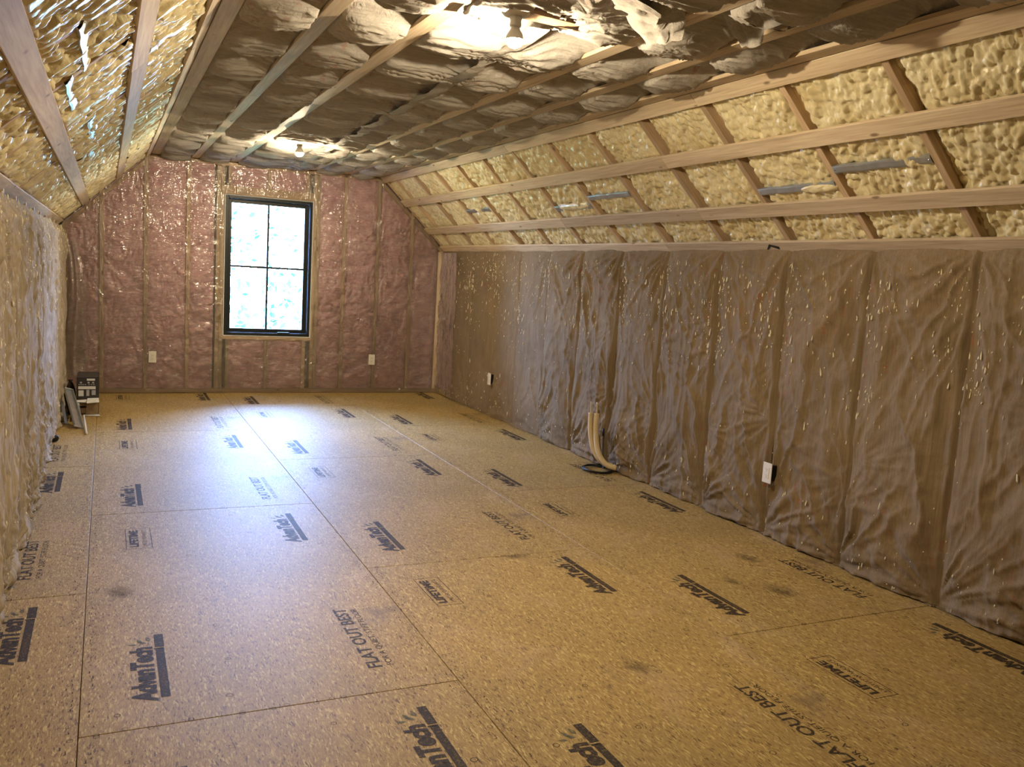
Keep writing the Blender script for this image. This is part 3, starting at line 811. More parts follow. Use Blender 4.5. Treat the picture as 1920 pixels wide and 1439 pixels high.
flap(2.14, 2.78, ZC+0.03, 0.17, 0.15, 0.35, 0.25, 0.4, 4)
flap(1.45, 3.17, ZC+0.055, 0.24, 0.12, -1.2, 0.02, 0.1, 5)
# brown fibre showing in the tears, and blocking beside the lamps
for (x, y, lx, ly) in ((1.90, 2.80, 0.52, 0.20), (2.22, 2.68, 0.34, 0.18), (1.50, 3.20, 0.44, 0.30)):
    n = 24; X, Y = np.meshgrid(np.linspace(x-lx/2, x+lx/2, n), np.linspace(y-ly/2, y+ly/2, n), indexing='ij')
    ckid(obj('exposed_fibre', grid_mesh('fibre', np.stack([X, Y, ZC+0.125+0.04*fbm(X*20, Y*20, 4, 4)], -1), flip=True), FIBRE if x > 1.6 else FIBRE2))
def block(cx, cy, L, W, az, z):
    o = obox('lamp_blocking', Vector((cx, cy, z)), (Vector((math.cos(az), math.sin(az), 0)), Vector((-math.sin(az), math.cos(az), 0)), Vector((0, 0, 1))), (L, W, 0.02), WOOD_X, None, 0.002)
    ckid(o)
block(1.64, 3.31, 0.30, 0.085, 0.10, ZC+0.030); block(1.455, 7.62, 0.34, 0.10, 0.06, ZC+0.020)

# ================================================================== FAR WALL
def ztop(x):
    x = np.asarray(x, float)
    return np.minimum(ZC+0.02, np.where(x < XCL, ZK + (ZC-ZK)*(x-XL)/(XCL-XL), np.where(x > XCR, ZC-(ZC-ZK)*(x-XCR)/(XR-XCR), ZC))+0.045)
WX0, WX1, WZ0, WZ1 = 1.128, 2.062, 0.622, 2.120      # rough window opening
wall_back = None
def far_wall():
    global wall_back
    V = []; F = []; yo, yi = YF+0.18, YF+0.15
    xs = [XL-0.3, WX0, WX1, XR+0.3]; zs = [-0.2, WZ0, WZ1, ZC+0.4]
    for y in (yi, yo):
        for z in zs:
            for x in xs: V.append((x, y, z))
    def vid(l, i, j): return l*16+j*4+i
    for i in range(3):
        for j in range(3):
            if i == 1 and j == 1: continue
            F.append((vid(0, i, j), vid(0, i, j+1), vid(0, i+1, j+1), vid(0, i+1, j)))
            F.append((vid(1, i, j), vid(1, i+1, j), vid(1, i+1, j+1), vid(1, i, j+1)))
    for (i0, j0, i1, j1) in ((1, 1, 2, 1), (2, 1, 2, 2), (2, 2, 1, 2), (1, 2, 1, 1)):
        F.append((vid(0, i0, j0), vid(0, i1, j1), vid(1, i1, j1), vid(1, i0, j0)))
    wall_back = obj('wall_back', poly_mesh('sheathing', V, F), SHEATH)
    tag(wall_back, 'far gable wall of pink insulation and studs under clear plastic', None, None, 'structure')
    def st(name, x0, x1, z0, z1, m=WOOD_Z, dy=0.0): return box(name, x0, x1, YF+dy, YF+0.14, z0, z1, m, wall_back, 0.002)
    st('bottom_plate', XL, XR, 0.0, 0.052, WOOD_X)
    xs_st = [-0.045, 0.366, 0.773, 2.417, 2.805, 3.208]
    for x in xs_st:
        st('stud', x-0.019, x+0.019, 0.052, float(ztop(x))-0.005)
    st('stud', XL+0.02, XL+0.058, 0.052, ZK-0.02); st('corner_stud', XR-0.070, XR-0.012, 0.052, ZK-0.01, WOOD_Z, -0.02)
    for x0 in (1.050, 1.089, 2.064, 2.103): st('stud', x0, x0+0.0375, 0.052, ZC-0.045)
    st('window_sill_board', 1.1275, 2.0635, WZ0-0.040, WZ0-0.002, WOOD_X); st('window_header', 1.1275, 2.0635, WZ1+0.002, WZ1+0.090, WOOD_X)
    for x in (1.18, 1.586, 1.995):
        st('cripple_stud', x-0.019, x+0.019, 0.052, WZ0-0.041); st('cripple_stud', x-0.019, x+0.019, WZ1+0.091, ZC-0.045)
    st('top_plate', XCL, XCR, ZC-0.042, ZC-0.004, WOOD_X)
    # plates that follow the two roof slopes
    for (xa, za, xb, zb) in ((XL, ZK, XCL, ZC), (XCR, ZC, XR, ZK)):
        d = Vector((xb-xa, 0, zb-za)); t = d.normalized(); n = Vector((0, 1, 0)); b = t.cross(n)
        c = Vector(((xa+xb)/2, YF+0.07, (za+zb)/2)) + Vector((0.0, 0, -0.03))
        obox('raking_plate', c, (t, n, b), (d.length, 0.13, 0.038), WOOD_X, wall_back, 0.002)
    edges = [XL+0.0, -0.045, 0.366, 0.773, 1.05]
    bays = [(a+0.02, b-0.02, 0.052, None) for a, b in zip(edges[:-1], edges[1:])]
    bays += [(2.1405, 2.398, 0.052, None), (2.436, 2.786, 0.052, None), (2.824, 3.189, 0.052, None), (3.227, XR-0.07, 0.052, None)]
    bays += [(1.199, 1.567, 0.052, WZ0-0.041), (1.605, 1.976, 0.052, WZ0-0.041), (1.199, 1.567, WZ1+0.091, ZC-0.043), (1.605, 1.976, WZ1+0.091, ZC-0.043)]
    for k, (x0, x1, z0, z1) in enumerate(bays):
        nx = max(6, int((x1-x0)/0.011)); nz = 150 if z1 is None else 44
        x = np.linspace(x0, x1, nx)[:, None]; v = np.linspace(0, 1, nz)[None, :]
        zt = (ztop(x)-0.03) if z1 is None else np.full(x.shape, z1)
        z = z0+(zt-z0)*v; X = x+0*v
        e = np.minimum(X-x0, x1-X)
        d = 0.014*(1-smooth(0, 0.04, e)) + 0.028*(fbm(X*8+k, z*9, 70+k, 4)-0.35) + 0.014*np.abs(vnoise(X*9, z*26+4*fbm(X*3, z*3, k, 2), 90+k)-0.5)
        P = np.stack([X, YF+0.010+np.clip(d, -0.004, 0.1), z], -1)
        obj('insulation_batt', grid_mesh('pink', P), PINK, wall_back)
    # clear sheet over everything, cut round the window
    VV = []; QQ = []; off = 0
    anch = [(x, z) for x in (-0.045, 0.366, 0.773, 1.06, 1.12, 2.07, 2.13, 2.417, 2.805, 3.208, XR-0.05) for z in np.random.RandomState(int(x*100)+200).uniform(0.1, 2.3, 4)]
    def patch(x0, x1, zlo, zhi, flat=0.0):
        nonlocal off
        nx = max(8, int((x1-x0)/0.012)); nz = max(8, int(((zhi if zhi else 2.3)-zlo)/0.014))
        x = np.linspace(x0, x1, nx)[:, None]; v = np.linspace(0, 1, nz)[None, :]
        zt = (ztop(x)-0.012) if zhi is None else np.full(x.shape, zhi)
        z = zlo+(zt-zlo)*v; X = x+0*v; d = 0.004+0.010*fbm(X*4, z*4, 12, 3)
        for j, (ax, az) in enumerate(anch):
            if ax < x0-0.6 or ax > x1+0.6: continue
            r = np.hypot(X-ax, z-az)+1e-4; th = np.arctan2(z-az, X-ax)
            d = d + 0.013*(1-np.abs(2*vnoise(th*5+np.sin(th)*1.0, r*2, 300+j)-1))**3*(r/0.12)*np.exp(1-r/0.12)*0.6
        P = np.stack([X, YF-0.002-d, z], -1); n_, m_ = X.shape; idx = np.arange(n_*m_).reshape(n_, m_)+off
        VV.append(P.reshape(-1, 3)); QQ.append(np.stack([idx[:-1, :-1].ravel(), idx[1:, :-1].ravel(), idx[1:, 1:].ravel(), idx[:-1, 1:].ravel()], 1)); off += n_*m_
    patch(XL+0.01, WX0-0.01, 0.012, None); patch(WX1+0.01, XR-0.06, 0.012, None)
    patch(WX0-0.01, WX1+0.01, 0.012, WZ0-0.012); patch(WX0-0.01, WX1+0.01, WZ1+0.012, ZC-0.012)
    o = obj('plastic_sheet', quad_mesh('film', np.concatenate(VV), np.concatenate(QQ)), FILM, wall_back); o['label'] = 'clear shiny plastic sheet'
    n, m = 40, 130; yv = np.linspace(9.18, YF-0.02, n)[:, None]; zv = np.linspace(0.015, ZK-0.02, m)[None, :]
    dd = 0.012+0.010*fbm(yv*6, zv*4, 44, 3)+0.016*(1-np.abs(2*vnoise(yv*16+2*fbm(yv*3, zv*3, 5, 2), zv*5, 46)-1))**3
    o = obj('plastic_sheet', grid_mesh('film', np.stack([XR-0.022-dd, yv+0*zv+0.03*fbm(yv*0+1, zv*4, 9, 3), zv+0*yv], -1)), FILM, wall_back); o['label'] = 'clear shiny plastic sheet lapping onto the right wall'
    # loose roll of sheet hanging in the left corner
    n, m = 70, 26; v = np.linspace(0, 1, n)[:, None]; u = np.linspace(0, 1, m)[None, :]
    wd = 0.10+0.16*v; x = XL+0.03+wd*u+0.03*np.sin(v*5); y = YF-0.03-0.12*np.sin(np.pi*u)*(0.4+v)-0.05*v+0.012*np.sin(u*17+v*3)-0.25*np.clip(v-0.9, 0, 1); z = 1.55-1.28*v-0.05*np.sin(np.pi*u)*(v > 0.85)*v
    o = obj('plastic_sheet_tail', grid_mesh('film', np.stack([x, y+0*u, z+0*u], -1)), FILM, wall_back)
far_wall()

# window
win = empty('window_1', (0, 0, 0)); tag(win, 'black framed casement window with four panes', None, None, 'structure')
def wbox(name, x0, x1, y0, y1, z0, z1, m, par=win, c=0.002): return box(name, x0, x1, y0, y1, z0, z1, m, par, c)
fx0, fx1, fz0, fz1 = 1.139, 2.052, 0.632, 2.112
wbox('jamb', fx0, fx0+0.030, YF-0.008, YF+0.135, fz0, fz1, BLACK); wbox('jamb', fx1-0.030, fx1, YF-0.008, YF+0.135, fz0, fz1, BLACK)
wbox('head', fx0+0.0305, fx1-0.0305, YF-0.008, YF+0.135, fz1-0.030, fz1, BLACK); wbox('sill', fx0+0.0305, fx1-0.0305, YF-0.008, YF+0.135, fz0, fz0+0.030, BLACK)
sash = empty('sash', (0, 0, 0), win)
sx0, sx1, sz0, sz1, sw = fx0+0.031, fx1-0.031, fz0+0.031, fz1-0.031, 0.040
wbox('stile', sx0, sx0+sw, YF+0.070, YF+0.115, sz0, sz1, BLACK, sash); wbox('stile', sx1-sw, sx1, YF+0.070, YF+0.115, sz0, sz1, BLACK, sash)
wbox('rail', sx0+sw, sx1-sw, YF+0.070, YF+0.115, sz0, sz0+sw, BLACK, sash); wbox('rail', sx0+sw, sx1-sw, YF+0.070, YF+0.115, sz1-sw, sz1, BLACK, sash)
gx0, gx1, gz0, gz1 = sx0+sw, sx1-sw, sz0+sw, sz1-sw; mx = (gx0+gx1)/2; mz = (gz0+gz1)/2
wbox('muntin', mx-0.011, mx+0.011, YF+0.090, YF+0.106, gz0, gz1, BLACK, sash, 0.001); wbox('muntin', gx0, gx1, YF+0.0905, YF+0.1055, mz-0.011, mz+0.011, BLACK, sash, 0.001)
for (a, b, c, d) in ((gx0, mx-0.006, gz0, mz-0.006), (mx+0.006, gx1, gz0, mz-0.006), (gx0, mx-0.006, mz+0.006, gz1), (mx+0.006, gx1, mz+0.006, gz1)):
    wbox('pane', a, b, YF+0.096, YF+0.100, c, d, GLASS, sash, 0.0005)
crank = wbox('crank_handle', mx+0.11, mx+0.24, YF-0.018, YF+0.03, fz0+0.024, fz0+0.042, BLACK, win, 0.004)
for (a, b, c, d) in ((fx0-0.0095, fx0-0.0005, fz0-0.009, fz1+0.009), (fx1+0.0005, fx1+0.0095, fz0-0.009, fz1+0.009), (fx0, fx1, fz0-0.0095, fz0-0.0005), (fx0, fx1, fz1+0.0005, fz1+0.0075)):
    wbox('sealing_strip', a, b, YF-0.004, YF+0.12, c, d, WRAP, win, 0.001)

# wall behind the camera closes the attic
wall_front = box('wall_front', XL-0.3, XR+0.3, YB-0.13, YB-0.10, -0.2, ZC+0.4, SHEATH, None, 0.001)
tag(wall_front, 'board wall closing the attic behind the camera', None, None, 'structure')

# ================================================================== LAMPS
BULBM = mat_bulb()
def lamp(x, y, zc, label):
    r = empty('light_fixture', (x, y, zc)); tag(r, label, 'lamp', 'bare bulb ceiling lamps')
    obj('base_plate', lathe_mesh('base', [(0.0, 0.112), (0.054, 0.112), (0.058, 0.106), (0.058, 0.098), (0.050, 0.090), (0.030, 0.084), (0.0, 0.084)][::-1], 32), WHITE, r)
    so = obj('socket', lathe_mesh('socket', [(0.0, 0.046), (0.0225, 0.046), (0.0235, 0.055), (0.021, 0.066), (0.026, 0.086), (0.0, 0.088)], 24), WHITE, r)
    # lit dome below, opaque white collar added above to cut ceiling glare
    prof = [(0.0, -0.0355)]
    for k in range(1, 11):
        a = math.pi*(-0.5+0.455*k/10); prof.append((0.036*math.cos(a), 0.0+0.036*math.sin(a)))
    bl = obj('bulb', lathe_mesh('bulb', prof, 20), BULBM, r)
    obj('bulb_collar', lathe_mesh('collar', [(0.0350, -0.0052), (0.0360, -0.0050), (0.0358, 0.0035), (0.0325, 0.014), (0.0265, 0.024), (0.0195, 0.035), (0.0165, 0.042), (0.0155, 0.047), (0.0, 0.0475)], 20), WHITE, bl)
    return r
lamp(1.469, 3.29, 2.378, 'bare lit bulb in white holder on the ceiling nearest the camera')
lamp(1.468, 7.585, 2.366, 'bare lit bulb in white holder on the ceiling near the window')

# ================================================================== OUTLETS
def outlet(c, face, label):
    """face: unit vector into the room"""
    r = empty('wall_outlet', c); tag(r, label, 'outlet', 'white wall outlets')
    n = Vector(face); up = Vector((0, 0, 1)); t = up.cross(n).normalized()
    def part(name, a, b, w_, h_, d0, d1, m, par=r, ch=0.002):
        me = box_mesh(w_, h_, d1-d0, ch).copy(); me.materials.clear(); me.materials.append(m)
        o = bpy.data.objects.new(name, me); R = Matrix([[t[i], up[i], n[i]] for i in range(3)]).to_4x4()
        COL.objects.link(o); o.parent = par
        base = Matrix.Translation(t*a+up*b+n*((d0+d1)/2)) @ R
        o.matrix_basis = base if par is r else base
        return o
    part('wall_box', 0, 0, 0.052, 0.094, -0.045, 0.0, DARK)
    part('cover_plate', 0, 0, 0.074, 0.120, 0.0, 0.006, WHITE)
    part('receptacle', 0, 0, 0.034, 0.067, 0.005, 0.0085, WHITE, r, 0.001)
    for b in (-0.018, 0.018):
        for a in (-0.006, 0.006): part('slot', a, b+0.003, 0.0022, 0.008, 0.008, 0.0088, DARK, r, 0.0004)
        part('ground_hole', 0, b-0.007, 0.004, 0.004, 0.008, 0.0088, DARK, r, 0.0008)
outlet((0.435, YF-0.022, 0.385), (0, -1, 0), 'white outlet plate on the pink wall left of the window')
outlet((2.775, YF-0.022, 0.388), (0, -1, 0), 'white outlet plate on the pink wall right of the window')
outlet((XR-0.085, 3.885, 0.388), (-1, 0, 0), 'white outlet plate on the brown paper wall nearest the camera')
outlet((XR-0.055, 8.08, 0.386), (-1, 0, 0), 'white outlet plate far along the brown paper wall near the corner')

# ================================================================== METAL STRIPS IN THE SLOPES
def strip(sl, a, y0, y1, d, wd, label, name='metal_strip', tiltd=0.0):
    """galvanised channel spanning two rafters: web, two lips"""
    r = empty(name, sl.P(a, (y0+y1)/2, d)); tag(r, label, 'metal strip', 'galvanised strips between the rafters')
    V = []; F = []; n = 14; prof = [(-wd/2, -0.014), (-wd/2, 0.0), (-wd*0.3, 0.0025), (wd*0.3, 0.0025), (wd/2, 0.0), (wd/2, -0.014)]
    rg = random.Random(int(y0*100))
    for i in range(n):
        y = (y1-y0)*(i/(n-1)-0.5); j = 0.002*math.sin(i*1.3+y0)
        for (p, q) in prof:
            v = sl.t*(p+j) + sl.n*(q+rg.uniform(-0.0006, 0.0006)+tiltd*p) + Vector((0, y, 0)); V.append(v)
    for i in range(n-1):
        for k in range(len(prof)-1): F.append((i*6+k, (i+1)*6+k, (i+1)*6+k+1, i*6+k+1))
    me = poly_mesh('channel', V, F); md = obj('channel', me, GALV, r); s_ = md.modifiers.new('thickness', 'SOLIDIFY'); s_.thickness = 0.0012
    for e in (-1, 1):
        y = e*((y1-y0)/2-0.012); t2, n2 = sl.t, sl.n
        c = n2*0.004+Vector((0, y, 0)); o = obj('screw_head', lathe_mesh('screw', [(0.0, -0.001), (0.004, -0.001), (0.004, 0.001), (0.0, 0.002)], 8), GALV, r); o.location = c
        o.rotation_euler = n2.to_track_quat('Z', 'Y').to_euler()
    return r
def foam_splash(sl, a, y, d, la, ly, seed, parent):
    n, m = 20, 30; S, Y = np.meshgrid(np.linspace(-la/2, la/2, n), np.linspace(-ly/2, ly/2, m), indexing='ij')
    rr = np.hypot(S/(la/2), Y/(ly/2)); h = 0.014*np.sqrt(np.clip(1-rr**2, 0, 1))*(0.5+fbm(S*60, Y*40, seed, 3)) - 0.006*(rr > 1)
    P = np.zeros((n, m, 3))
    for c in range(3): P[:, :, c] = sl.t[c]*S+sl.n[c]*h+(Y if c == 1 else 0)
    o = obj('foam_splash', grid_mesh('splash', P), FOAM, parent); o.location = sl.P(a, y, d)-Vector(parent.location); return o
dS = -0.018
s1_ = strip(slR, sr(3.220), STUDS[7]+0.02, STUDS[8]-0.02, dS, 0.045, 'long clean grey metal strip in right slope foam nearest the camera')
s2_ = strip(slR, sr(3.286), STUDS[8]+0.02, STUDS[9]-0.02, dS, 0.045, 'grey metal strip partly covered by foam in right slope, second from camera')
foam_splash(slR, sr(3.292), STUDS[8]+0.14, dS, 0.05, 0.26, 5, s2_)
s3_ = strip(slR, sr(3.225), STUDS[11]+0.02, STUDS[12]-0.02, dS, 0.042, 'grey metal strip in right slope above the coiled cable, third from camera')
s4_ = strip(slR, sr(3.274), STUDS[12]+0.02, STUDS[13]-0.02, dS, 0.050, 'foam smeared metal strip in right slope, fourth from camera')
foam_splash(slR, sr(3.270), STUDS[12]+0.28, dS, 0.06, 0.48, 6, s4_)
s5_ = strip(slR, sr(3.226), STUDS[15]+0.02, STUDS[16]-0.02, dS, 0.040, 'small metal strip in right slope farthest from the camera')
l1_ = strip(slL, sl_(-0.045), STUDS[7]-0.05, STUDS[8]-0.06, dS, 0.048, 'twisted shiny metal strip highest in the left slope foam', tiltd=0.5)
l2_ = strip(slL, sl_(-0.100), STUDS[8]-0.03, STUDS[9]-0.04, dS, 0.046, 'shiny metal strip in left slope foam below the twisted one', tiltd=0.35)
l3_ = strip(slL, sl_(-0.050), STUDS[10]-0.02, STUDS[11]+0.02, dS, 0.060, 'foam flecked metal strip midway along the left slope', tiltd=0.2)
foam_splash(slL, sl_(-0.05), STUDS[10]+0.3, dS, 0.05, 0.20, 7, l3_)
l4_ = strip(slL, sl_(-0.070), STUDS[12]+0.02, STUDS[13]-0.02, dS, 0.060, 'metal strip in left slope foam nearest the window wall', tiltd=0.2)

# dark tape on the lowest right strap
tp = empty('tape_scrap', slR.P(slR.L-0.040, 4.088, 0.001)); tag(tp, 'small bent piece of black tape stuck on lowest right strap', 'tape')
def tape_piece(name, pts):
    V = []; 
    for (y, a) in pts: V.append(slR.t*a+Vector((0, y, 0))+slR.n*0.0)
    n = len(V); V += [v+slR.n*0.0012 for v in V]
    F = [tuple(range(n-1, -1, -1)), tuple(range(n, 2*n))]+[(i, (i+1) % n, n+(i+1) % n, n+i) for i in range(n)]
    obj(name, poly_mesh('tape', V, F), DARK, tp)
tape_piece('tape_strip', [(0.060, 0.030), (0.052, 0.014), (0.012, -0.022), (0.004, -0.006)]); tape_piece('tape_strip', [(0.011, -0.023), (-0.062, -0.004), (-0.056, 0.018), (0.003, -0.0055)])

# ================================================================== PIPES AND CABLES
def curve_pts(ctrl, n=26):
    C_ = [Vector(c) for c in ctrl]; out = []
    for i in range(len(C_)-1):
        p0 = C_[max(i-1, 0)]; p1 = C_[i]; p2 = C_[i+1]; p3 = C_[min(i+2, len(C_)-1)]
        for k in range(n if i == len(C_)-2 else n):
            t = k/n; out.append(0.5*((2*p1)+(-p0+p2)*t+(2*p0-5*p1+4*p2-p3)*t*t+(-p0+3*p1-3*p2+p3)*t*t*t))
    out.append(C_[-1]); return out
def ins_pipe(dx, dy, label, r, pb):
    root = empty('insulated_pipe', (3.435+dx, 5.60+dy, 0.0)); tag(root, label, 'pipe', 'cream insulated pipes by the right wall')
    c = [(0.075, -0.070, 0.046), (0.02, -0.005, 0.064), (-0.012, 0.075, 0.145), (-0.012, 0.135, 0.28), (0.0, 0.165, 0.425)]
    c = [Vector(p)+Vector((0.76, 0.65, 0))*pb*k for p, k in zip(c, (1.0, 1.0, 0.6, 0.2, 0.0))]
    obj('insulation_sleeve', tube_mesh('sleeve', curve_pts(c, 8), r, 14), PIPE, root)
    obj('pipe_end', tube_mesh('end', curve_pts([c[-1]+Vector((0, -0.004, -0.03)), c[-1]+Vector((0.001, 0.004, 0.04)), c[-1]+Vector((0.002, 0.008, 0.085))], 4), 0.006 if r < 0.02 else 0.0075, 10), COPPER, root)
ins_pipe(-0.018, 0.028, 'cream insulated pipe rising from the floor, left of the pair', 0.0195, 0.030)
ins_pipe(0.012, -0.012, 'cream insulated pipe rising from the floor, right of the pair', 0.0205, -0.024)
coil = empty('cable_coil', (3.465, 5.64, 0)); tag(coil, 'black cable coiled on the floor round the two cream pipes', 'cable')
pts = []
for k in range(150):
    a = 2*math.pi*k/50+0.7; rr = 0.118+0.007*math.sin(k*0.21); pts.append((rr*0.90*math.cos(a)-0.045, rr*math.sin(a)*1.05, 0.0075+0.004*(k/50)+0.003*math.sin(k*0.13)))
obj('cable_loop', tube_mesh('coil', pts, 0.0062, 8), DARK, coil)
obj('cable_tail', tube_mesh('tail', curve_pts([pts[-1], (0.02, 0.01, 0.014), (0.03, 0.035, 0.05)], 8), 0.0055, 8), DARK, coil)
vc = empty('cable_stub', (XR-0.085, 5.745, 0)); tag(vc, 'thin grey cable standing up the paper wall with black end', 'cable')
obj('cable_sheath', tube_mesh('sheath', curve_pts([(0.0, -0.005, 0.006), (0.004, 0.0, 0.10), (0.0, 0.004, 0.25)], 8), 0.0052, 8), mat_plain('grey_cable', (0.10, 0.075, 0.055), 0.6), vc)
obj('cable_end', tube_mesh('end', [(0.0, 0.004, 0.248), (0.0, 0.005, 0.305)], 0.0085, 8), DARK, vc)

# ================================================================== THINGS IN THE FAR LEFT CORNER
def carton():
    x0, x1, y0, y1, h = -0.235, -0.060, 8.44, 8.86, 0.335
    r = empty('carton', ((x0+x1)/2, (y0+y1)/2, 0)); tag(r, 'torn open black printed cardboard carton on floor in the left corner', 'box')
    O = Vector(r.location); t = 0.004
    def b(name, a0, a1, b0, b1, c0, c1, m, par=r): 
        o = box(name, a0-O.x, a1-O.x, b0-O.y, b1-O.y, c0, c1, m, par, 0.001); return o
    b('side_panel', x0, x0+t, y0, y1, 0.001, h, CARDK); b('side_panel', x1-t, x1, y0+0.02, y1, 0.001, h, CARDK)
    b('back_panel', x0, x1, y1-t, y1, 0.001, h, CARDK); b('bottom_panel', x0, x1, y0, y1, 0.001, 0.005, CARD); b('top_panel', x0, x1, y0, y1, h-t, h, CARDK)
    # printed front panel, torn off over the lower opening
    zt = 0.135; V = [(x0, zt), (x0+0.035, zt+0.012), (x0+0.05, zt-0.006), (x0+0.09, zt+0.010), (x0+0.12, zt+0.022), (x1, zt+0.018), (x1, h), (x0, h)]
    Vn = [(x-O.x, y0-O.y, z) for x, z in V]+[(x-O.x, y0+t-O.y, z) for x, z in V]; n = len(V)
    F = [tuple(range(n)), tuple(range(2*n-1, n-1, -1))]+[(i, n+i, n+(i+1) % n, (i+1) % n) for i in range(n)]
    fp = obj('front_panel', poly_mesh('front', Vn, F), CARDK, r)
    def pr(name, a0, a1, c0, c1, m): return b(name, x0+a0, x0+a1, y0-0.0012, y0+0.0002, c0, c1, m, fp)
    pr('white_label', 0.012, 0.150, 0.232, 0.258, LABELW); pr('barcode_label', 0.080, 0.145, 0.308, 0.326, LABELW)
    pr('picture', 0.014, 0.055, 0.170, 0.222, LABELW); pr('picture', 0.076, 0.100, 0.172, 0.226, LABELG); pr('picture', 0.118, 0.150, 0.180, 0.224, LABELG)
    for a in (0.015, 0.030, 0.046, 0.064, 0.092, 0.112, 0.130): pr('printed_line', a, a+0.011, 0.270, 0.277, LABELG)
    for a in (0.026, 0.086, 0.122): pr('printed_line', a, a+0.016, 0.284, 0.298, LABELG)
    # flaps folded out of the tear
    def fl(name, P4, m):
        V = [Vector(p)-Vector((O.x, O.y, 0)) for p in P4]; nn = (V[1]-V[0]).cross(V[3]-V[0]).normalized()*0.003
        obj(name, poly_mesh('flap', V+[v+nn for v in V], [(0, 1, 2, 3), (7, 6, 5, 4), (0, 4, 5, 1), (1, 5, 6, 2), (2, 6, 7, 3), (3, 7, 4, 0)]), m, r)
    fl('torn_flap', [(x0+0.085, y0, 0.152), (x1, y0, 0.155), (x1+0.004, y0-0.075, 0.128), (x0+0.080, y0-0.070, 0.118)], LABELW)
    fl('torn_flap', [(x0, y0, 0.136), (x0+0.09, y0, 0.142), (x0+0.088, y0-0.03, 0.118), (x0+0.004, y0-0.022, 0.122)], LABELW)
    fl('inner_panel', [(x0+0.075, y0-0.012, 0.012), (x1-0.004, y0-0.030, 0.016), (x1-0.002, y0-0.018, 0.128), (x0+0.078, y0-0.006, 0.126)], CARD)
    fl('inner_panel', [(x0+0.012, y0+0.03, 0.075), (x0+0.085, y0+0.03, 0.075), (x0+0.085, y0+0.035, 0.112), (x0+0.012, y0+0.035, 0.112)], CARD)
    fl('inner_panel', [(x0+0.012, y0+0.012, 0.020), (x0+0.085, y0+0.012, 0.020), (x0+0.085, y0+0.025, 0.062), (x0+0.012, y0+0.025, 0.062)], CARD)
    fl('bottom_flap', [(x0+0.06, y0-0.050, 0.004), (x1+0.015, y0-0.080, 0.004), (x1, y0, 0.005), (x0+0.05, y0, 0.005)], LABELW)
carton()
filler = empty('shade_filler', (-0.290, 8.62, 0)); tag(filler, 'made-up black form filling the dark void between the carton and the left wall', 'filler')  # added black form standing in for the shaded gap beside the carton
n, m = 22, 30; th = np.linspace(0, 2*np.pi, m)[None, :]; v = np.linspace(0, 1, n)[:, None]
rad = np.sin(np.pi*np.clip(v*0.96+0.02, 0, 1))**0.5*(1+0.25*(fbm(th*1.3, v*4, 3, 3)-0.5)); rad[:, -1] = rad[:, 0]
obj('filler_body', grid_mesh('filler', np.stack([0.044*rad*np.cos(th), 0.17*rad*np.sin(th), 0.003+0.27*v*(1+0*th)], -1), flip=True), DARK, filler)
obj('filler_neck', lathe_mesh('neck', [(0.018, 0.262), (0.010, 0.275), (0.022, 0.292), (0.0, 0.296)], 10), DARK, filler)
def lean(name, p0, p1, wd, thick, up, label, cat, m, lips=True):
    a, b = Vector(p0), Vector(p1); r = empty(name, a); tag(r, label, cat)
    t = (b-a).normalized(); s_ = t.cross(Vector(up)).normalized(); n_ = s_.cross(t); L = (b-a).length
    def part(nm, off, size, ch=0.0015):
        me = box_mesh(*size, ch).copy(); me.materials.clear(); me.materials.append(m)
        o = bpy.data.objects.new(nm, me); COL.objects.link(o); o.parent = r
        R = Matrix([[s_[i], t[i], n_[i]] for i in range(3)]).to_4x4(); o.matrix_basis = Matrix.Translation(s_*off[0]+t*(L/2+off[1])+n_*off[2]) @ R
    part('web', (0, 0, 0), (wd, L, thick))
    if lips:
        part('lip', (wd/2-0.002, 0, 0.012), (0.004, L, 0.026)); part('lip', (-wd/2+0.002, 0, 0.012), (0.004, L, 0.026))
        part('end_cap', (0, L/2-0.003, 0.010), (wd, 0.005, 0.024))
lean('metal_channel', (-0.205, 7.78, 0.016), (-0.300, 8.36, 0.235), 0.072, 0.003, (0.45, -0.5, 1), 'wide grey metal channel leaning in the left corner before the carton', 'channel', GALV)
lean('metal_bar', (-0.300, 7.98, 0.008), (-0.345, 8.30, 0.150), 0.030, 0.004, (0.6, -0.4, 0.6), 'narrow grey metal bar behind the wide leaning channel', 'bar', GALV, False)
def rod(name, p0, p1, r_, label, cat, m, cap=None):
    a, b = Vector(p0), Vector(p1); r = empty(name, a); tag(r, label, cat)
    obj('shaft', tube_mesh('shaft', [(0, 0, 0), (b-a)*0.5, b-a], r_, 10), m, r)
    if cap: obj('end_cap', tube_mesh('cap', [(b-a)*0.97, (b-a)*1.04], r_*1.25, 10), cap, r)
    else: obj('end_cap', tube_mesh('cap', [(b-a)*0.985, (b-a)*1.008], r_*1.06, 10), m, r)
rod('metal_rod', (-0.140, 7.52, 0.008), (-0.172, 8.10, 0.055), 0.0075, 'thin pale rod lying on the floor in front of the carton', 'rod', LABELW)
rod('metal_tube', (-0.195, 8.02, 0.016), (-0.225, 8.36, 0.105), 0.0150, 'short grey tube propped against the carton', 'tube', GALV, GALV)
rod('grey_conduit', (-0.372, 7.62, 0.013), (-0.350, 8.20, 0.017), 0.0125, 'grey conduit lying along the foot of the left wall', 'conduit', GALV)
pc = empty('pipe_cap', (-0.352, 7.27, 0)); tag(pc, 'small black pipe cap on the floor by the left wall', 'cap')
c_ = obj('cap_body', lathe_mesh('cap', [(0.0, -0.02), (0.026, -0.02), (0.028, 0.012), (0.022, 0.02), (0.0, 0.022)], 16), DARK, pc); c_.location = (0, 0, 0.028); c_.rotation_euler = (1.35, 0.2, 0.3)
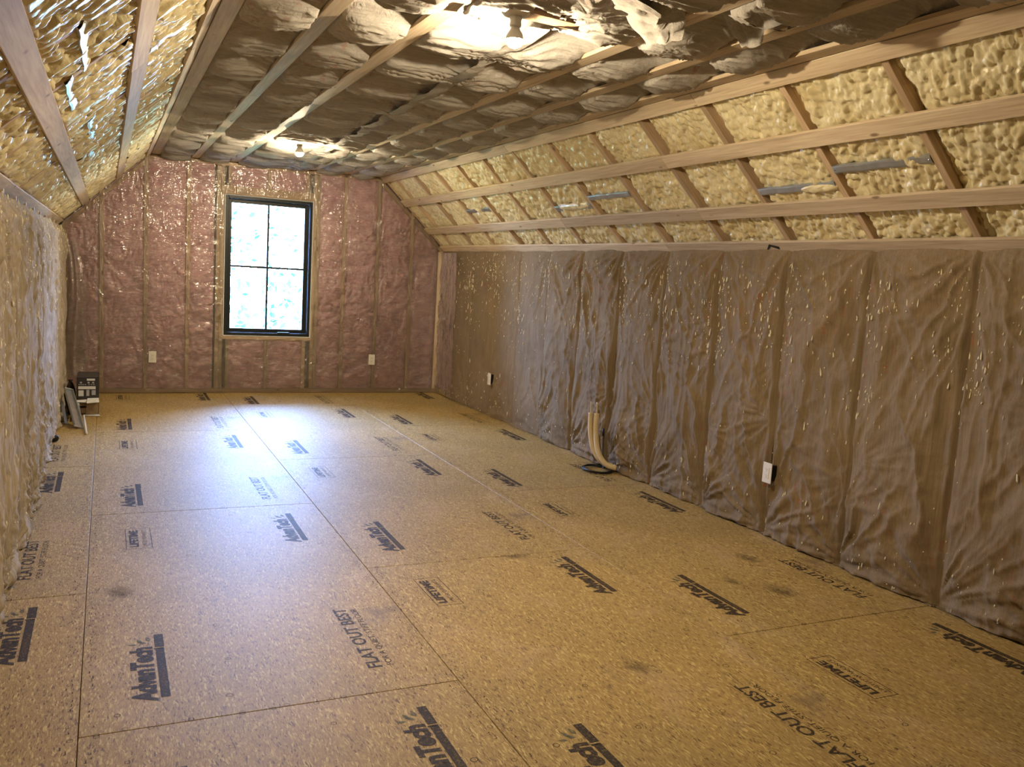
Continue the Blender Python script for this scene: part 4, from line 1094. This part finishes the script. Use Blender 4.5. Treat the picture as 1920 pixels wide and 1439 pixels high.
c_ = obj('cap_rim', lathe_mesh('rim', [(0.022, -0.024), (0.0295, -0.024), (0.0295, -0.016), (0.022, -0.016)], 16), DARK, pc); c_.location = (0, 0, 0.028); c_.rotation_euler = (1.35, 0.2, 0.3)

# ================================================================== OUTSIDE
lawn = box('ground', -60, 60, YF+1.0, 90, -3.4, -3.2, GRASS, None, 0.001); tag(lawn, 'lawn outside below the window', None, None, 'structure')
def tree(x, y, h, cr, seed, label):
    r = empty('tree', (x, y, -3.2)); tag(r, label, 'tree', 'trees outside the window')
    rg = np.random.RandomState(seed)
    obj('trunk', tube_mesh('trunk', [(0, 0, 0), (0.1, 0.05, h*0.3), (0.0, 0.1, h*0.6), (0.1, 0, h*0.85)], 0.2, 10, [0.24, 0.18, 0.12, 0.05]), BARK, r)
    for j in range(4):
        a = rg.uniform(0, 6.28); z0 = h*rg.uniform(0.35, 0.6); 
        obj('branch', tube_mesh('branch', [(0.03, 0.05, z0), (0.5*cr*math.cos(a), 0.5*cr*math.sin(a), z0+0.5), (0.9*cr*math.cos(a), 0.9*cr*math.sin(a), z0+1.1)], 0.06, 8, [0.08, 0.05, 0.02]), BARK, r)
    n = 700; V = np.zeros((n, 4, 3)); cl = rg.normal(0, 1, (26, 3)); cl /= np.linalg.norm(cl, axis=1)[:, None]; cl *= rg.uniform(0.35, 1, (26, 1))*np.array([cr, cr, h*0.32]); cl[:, 2] += h*0.66
    for i in range(n):
        c = cl[rg.randint(26)]+rg.normal(0, 0.32*cr*0.7, 3); u = rg.normal(0, 1, 3); u /= np.linalg.norm(u); w_ = np.cross(u, rg.normal(0, 1, 3)); w_ /= np.linalg.norm(w_); s_ = rg.uniform(0.05, 0.10)
        V[i] = [c-u*s_, c+w_*s_*0.5, c+u*s_, c-w_*s_*0.5]
    f = obj('foliage', quad_mesh('foliage', V.reshape(-1, 3), np.arange(4*n).reshape(n, 4)), LEAF, r); f['kind'] = 'stuff'
tree(2.6, 17.0, 6.2, 1.6, 21, 'leafy tree outside seen in the left window panes')
tree(5.2, 20.5, 6.8, 1.7, 22, 'leafy tree outside seen in the right window panes')
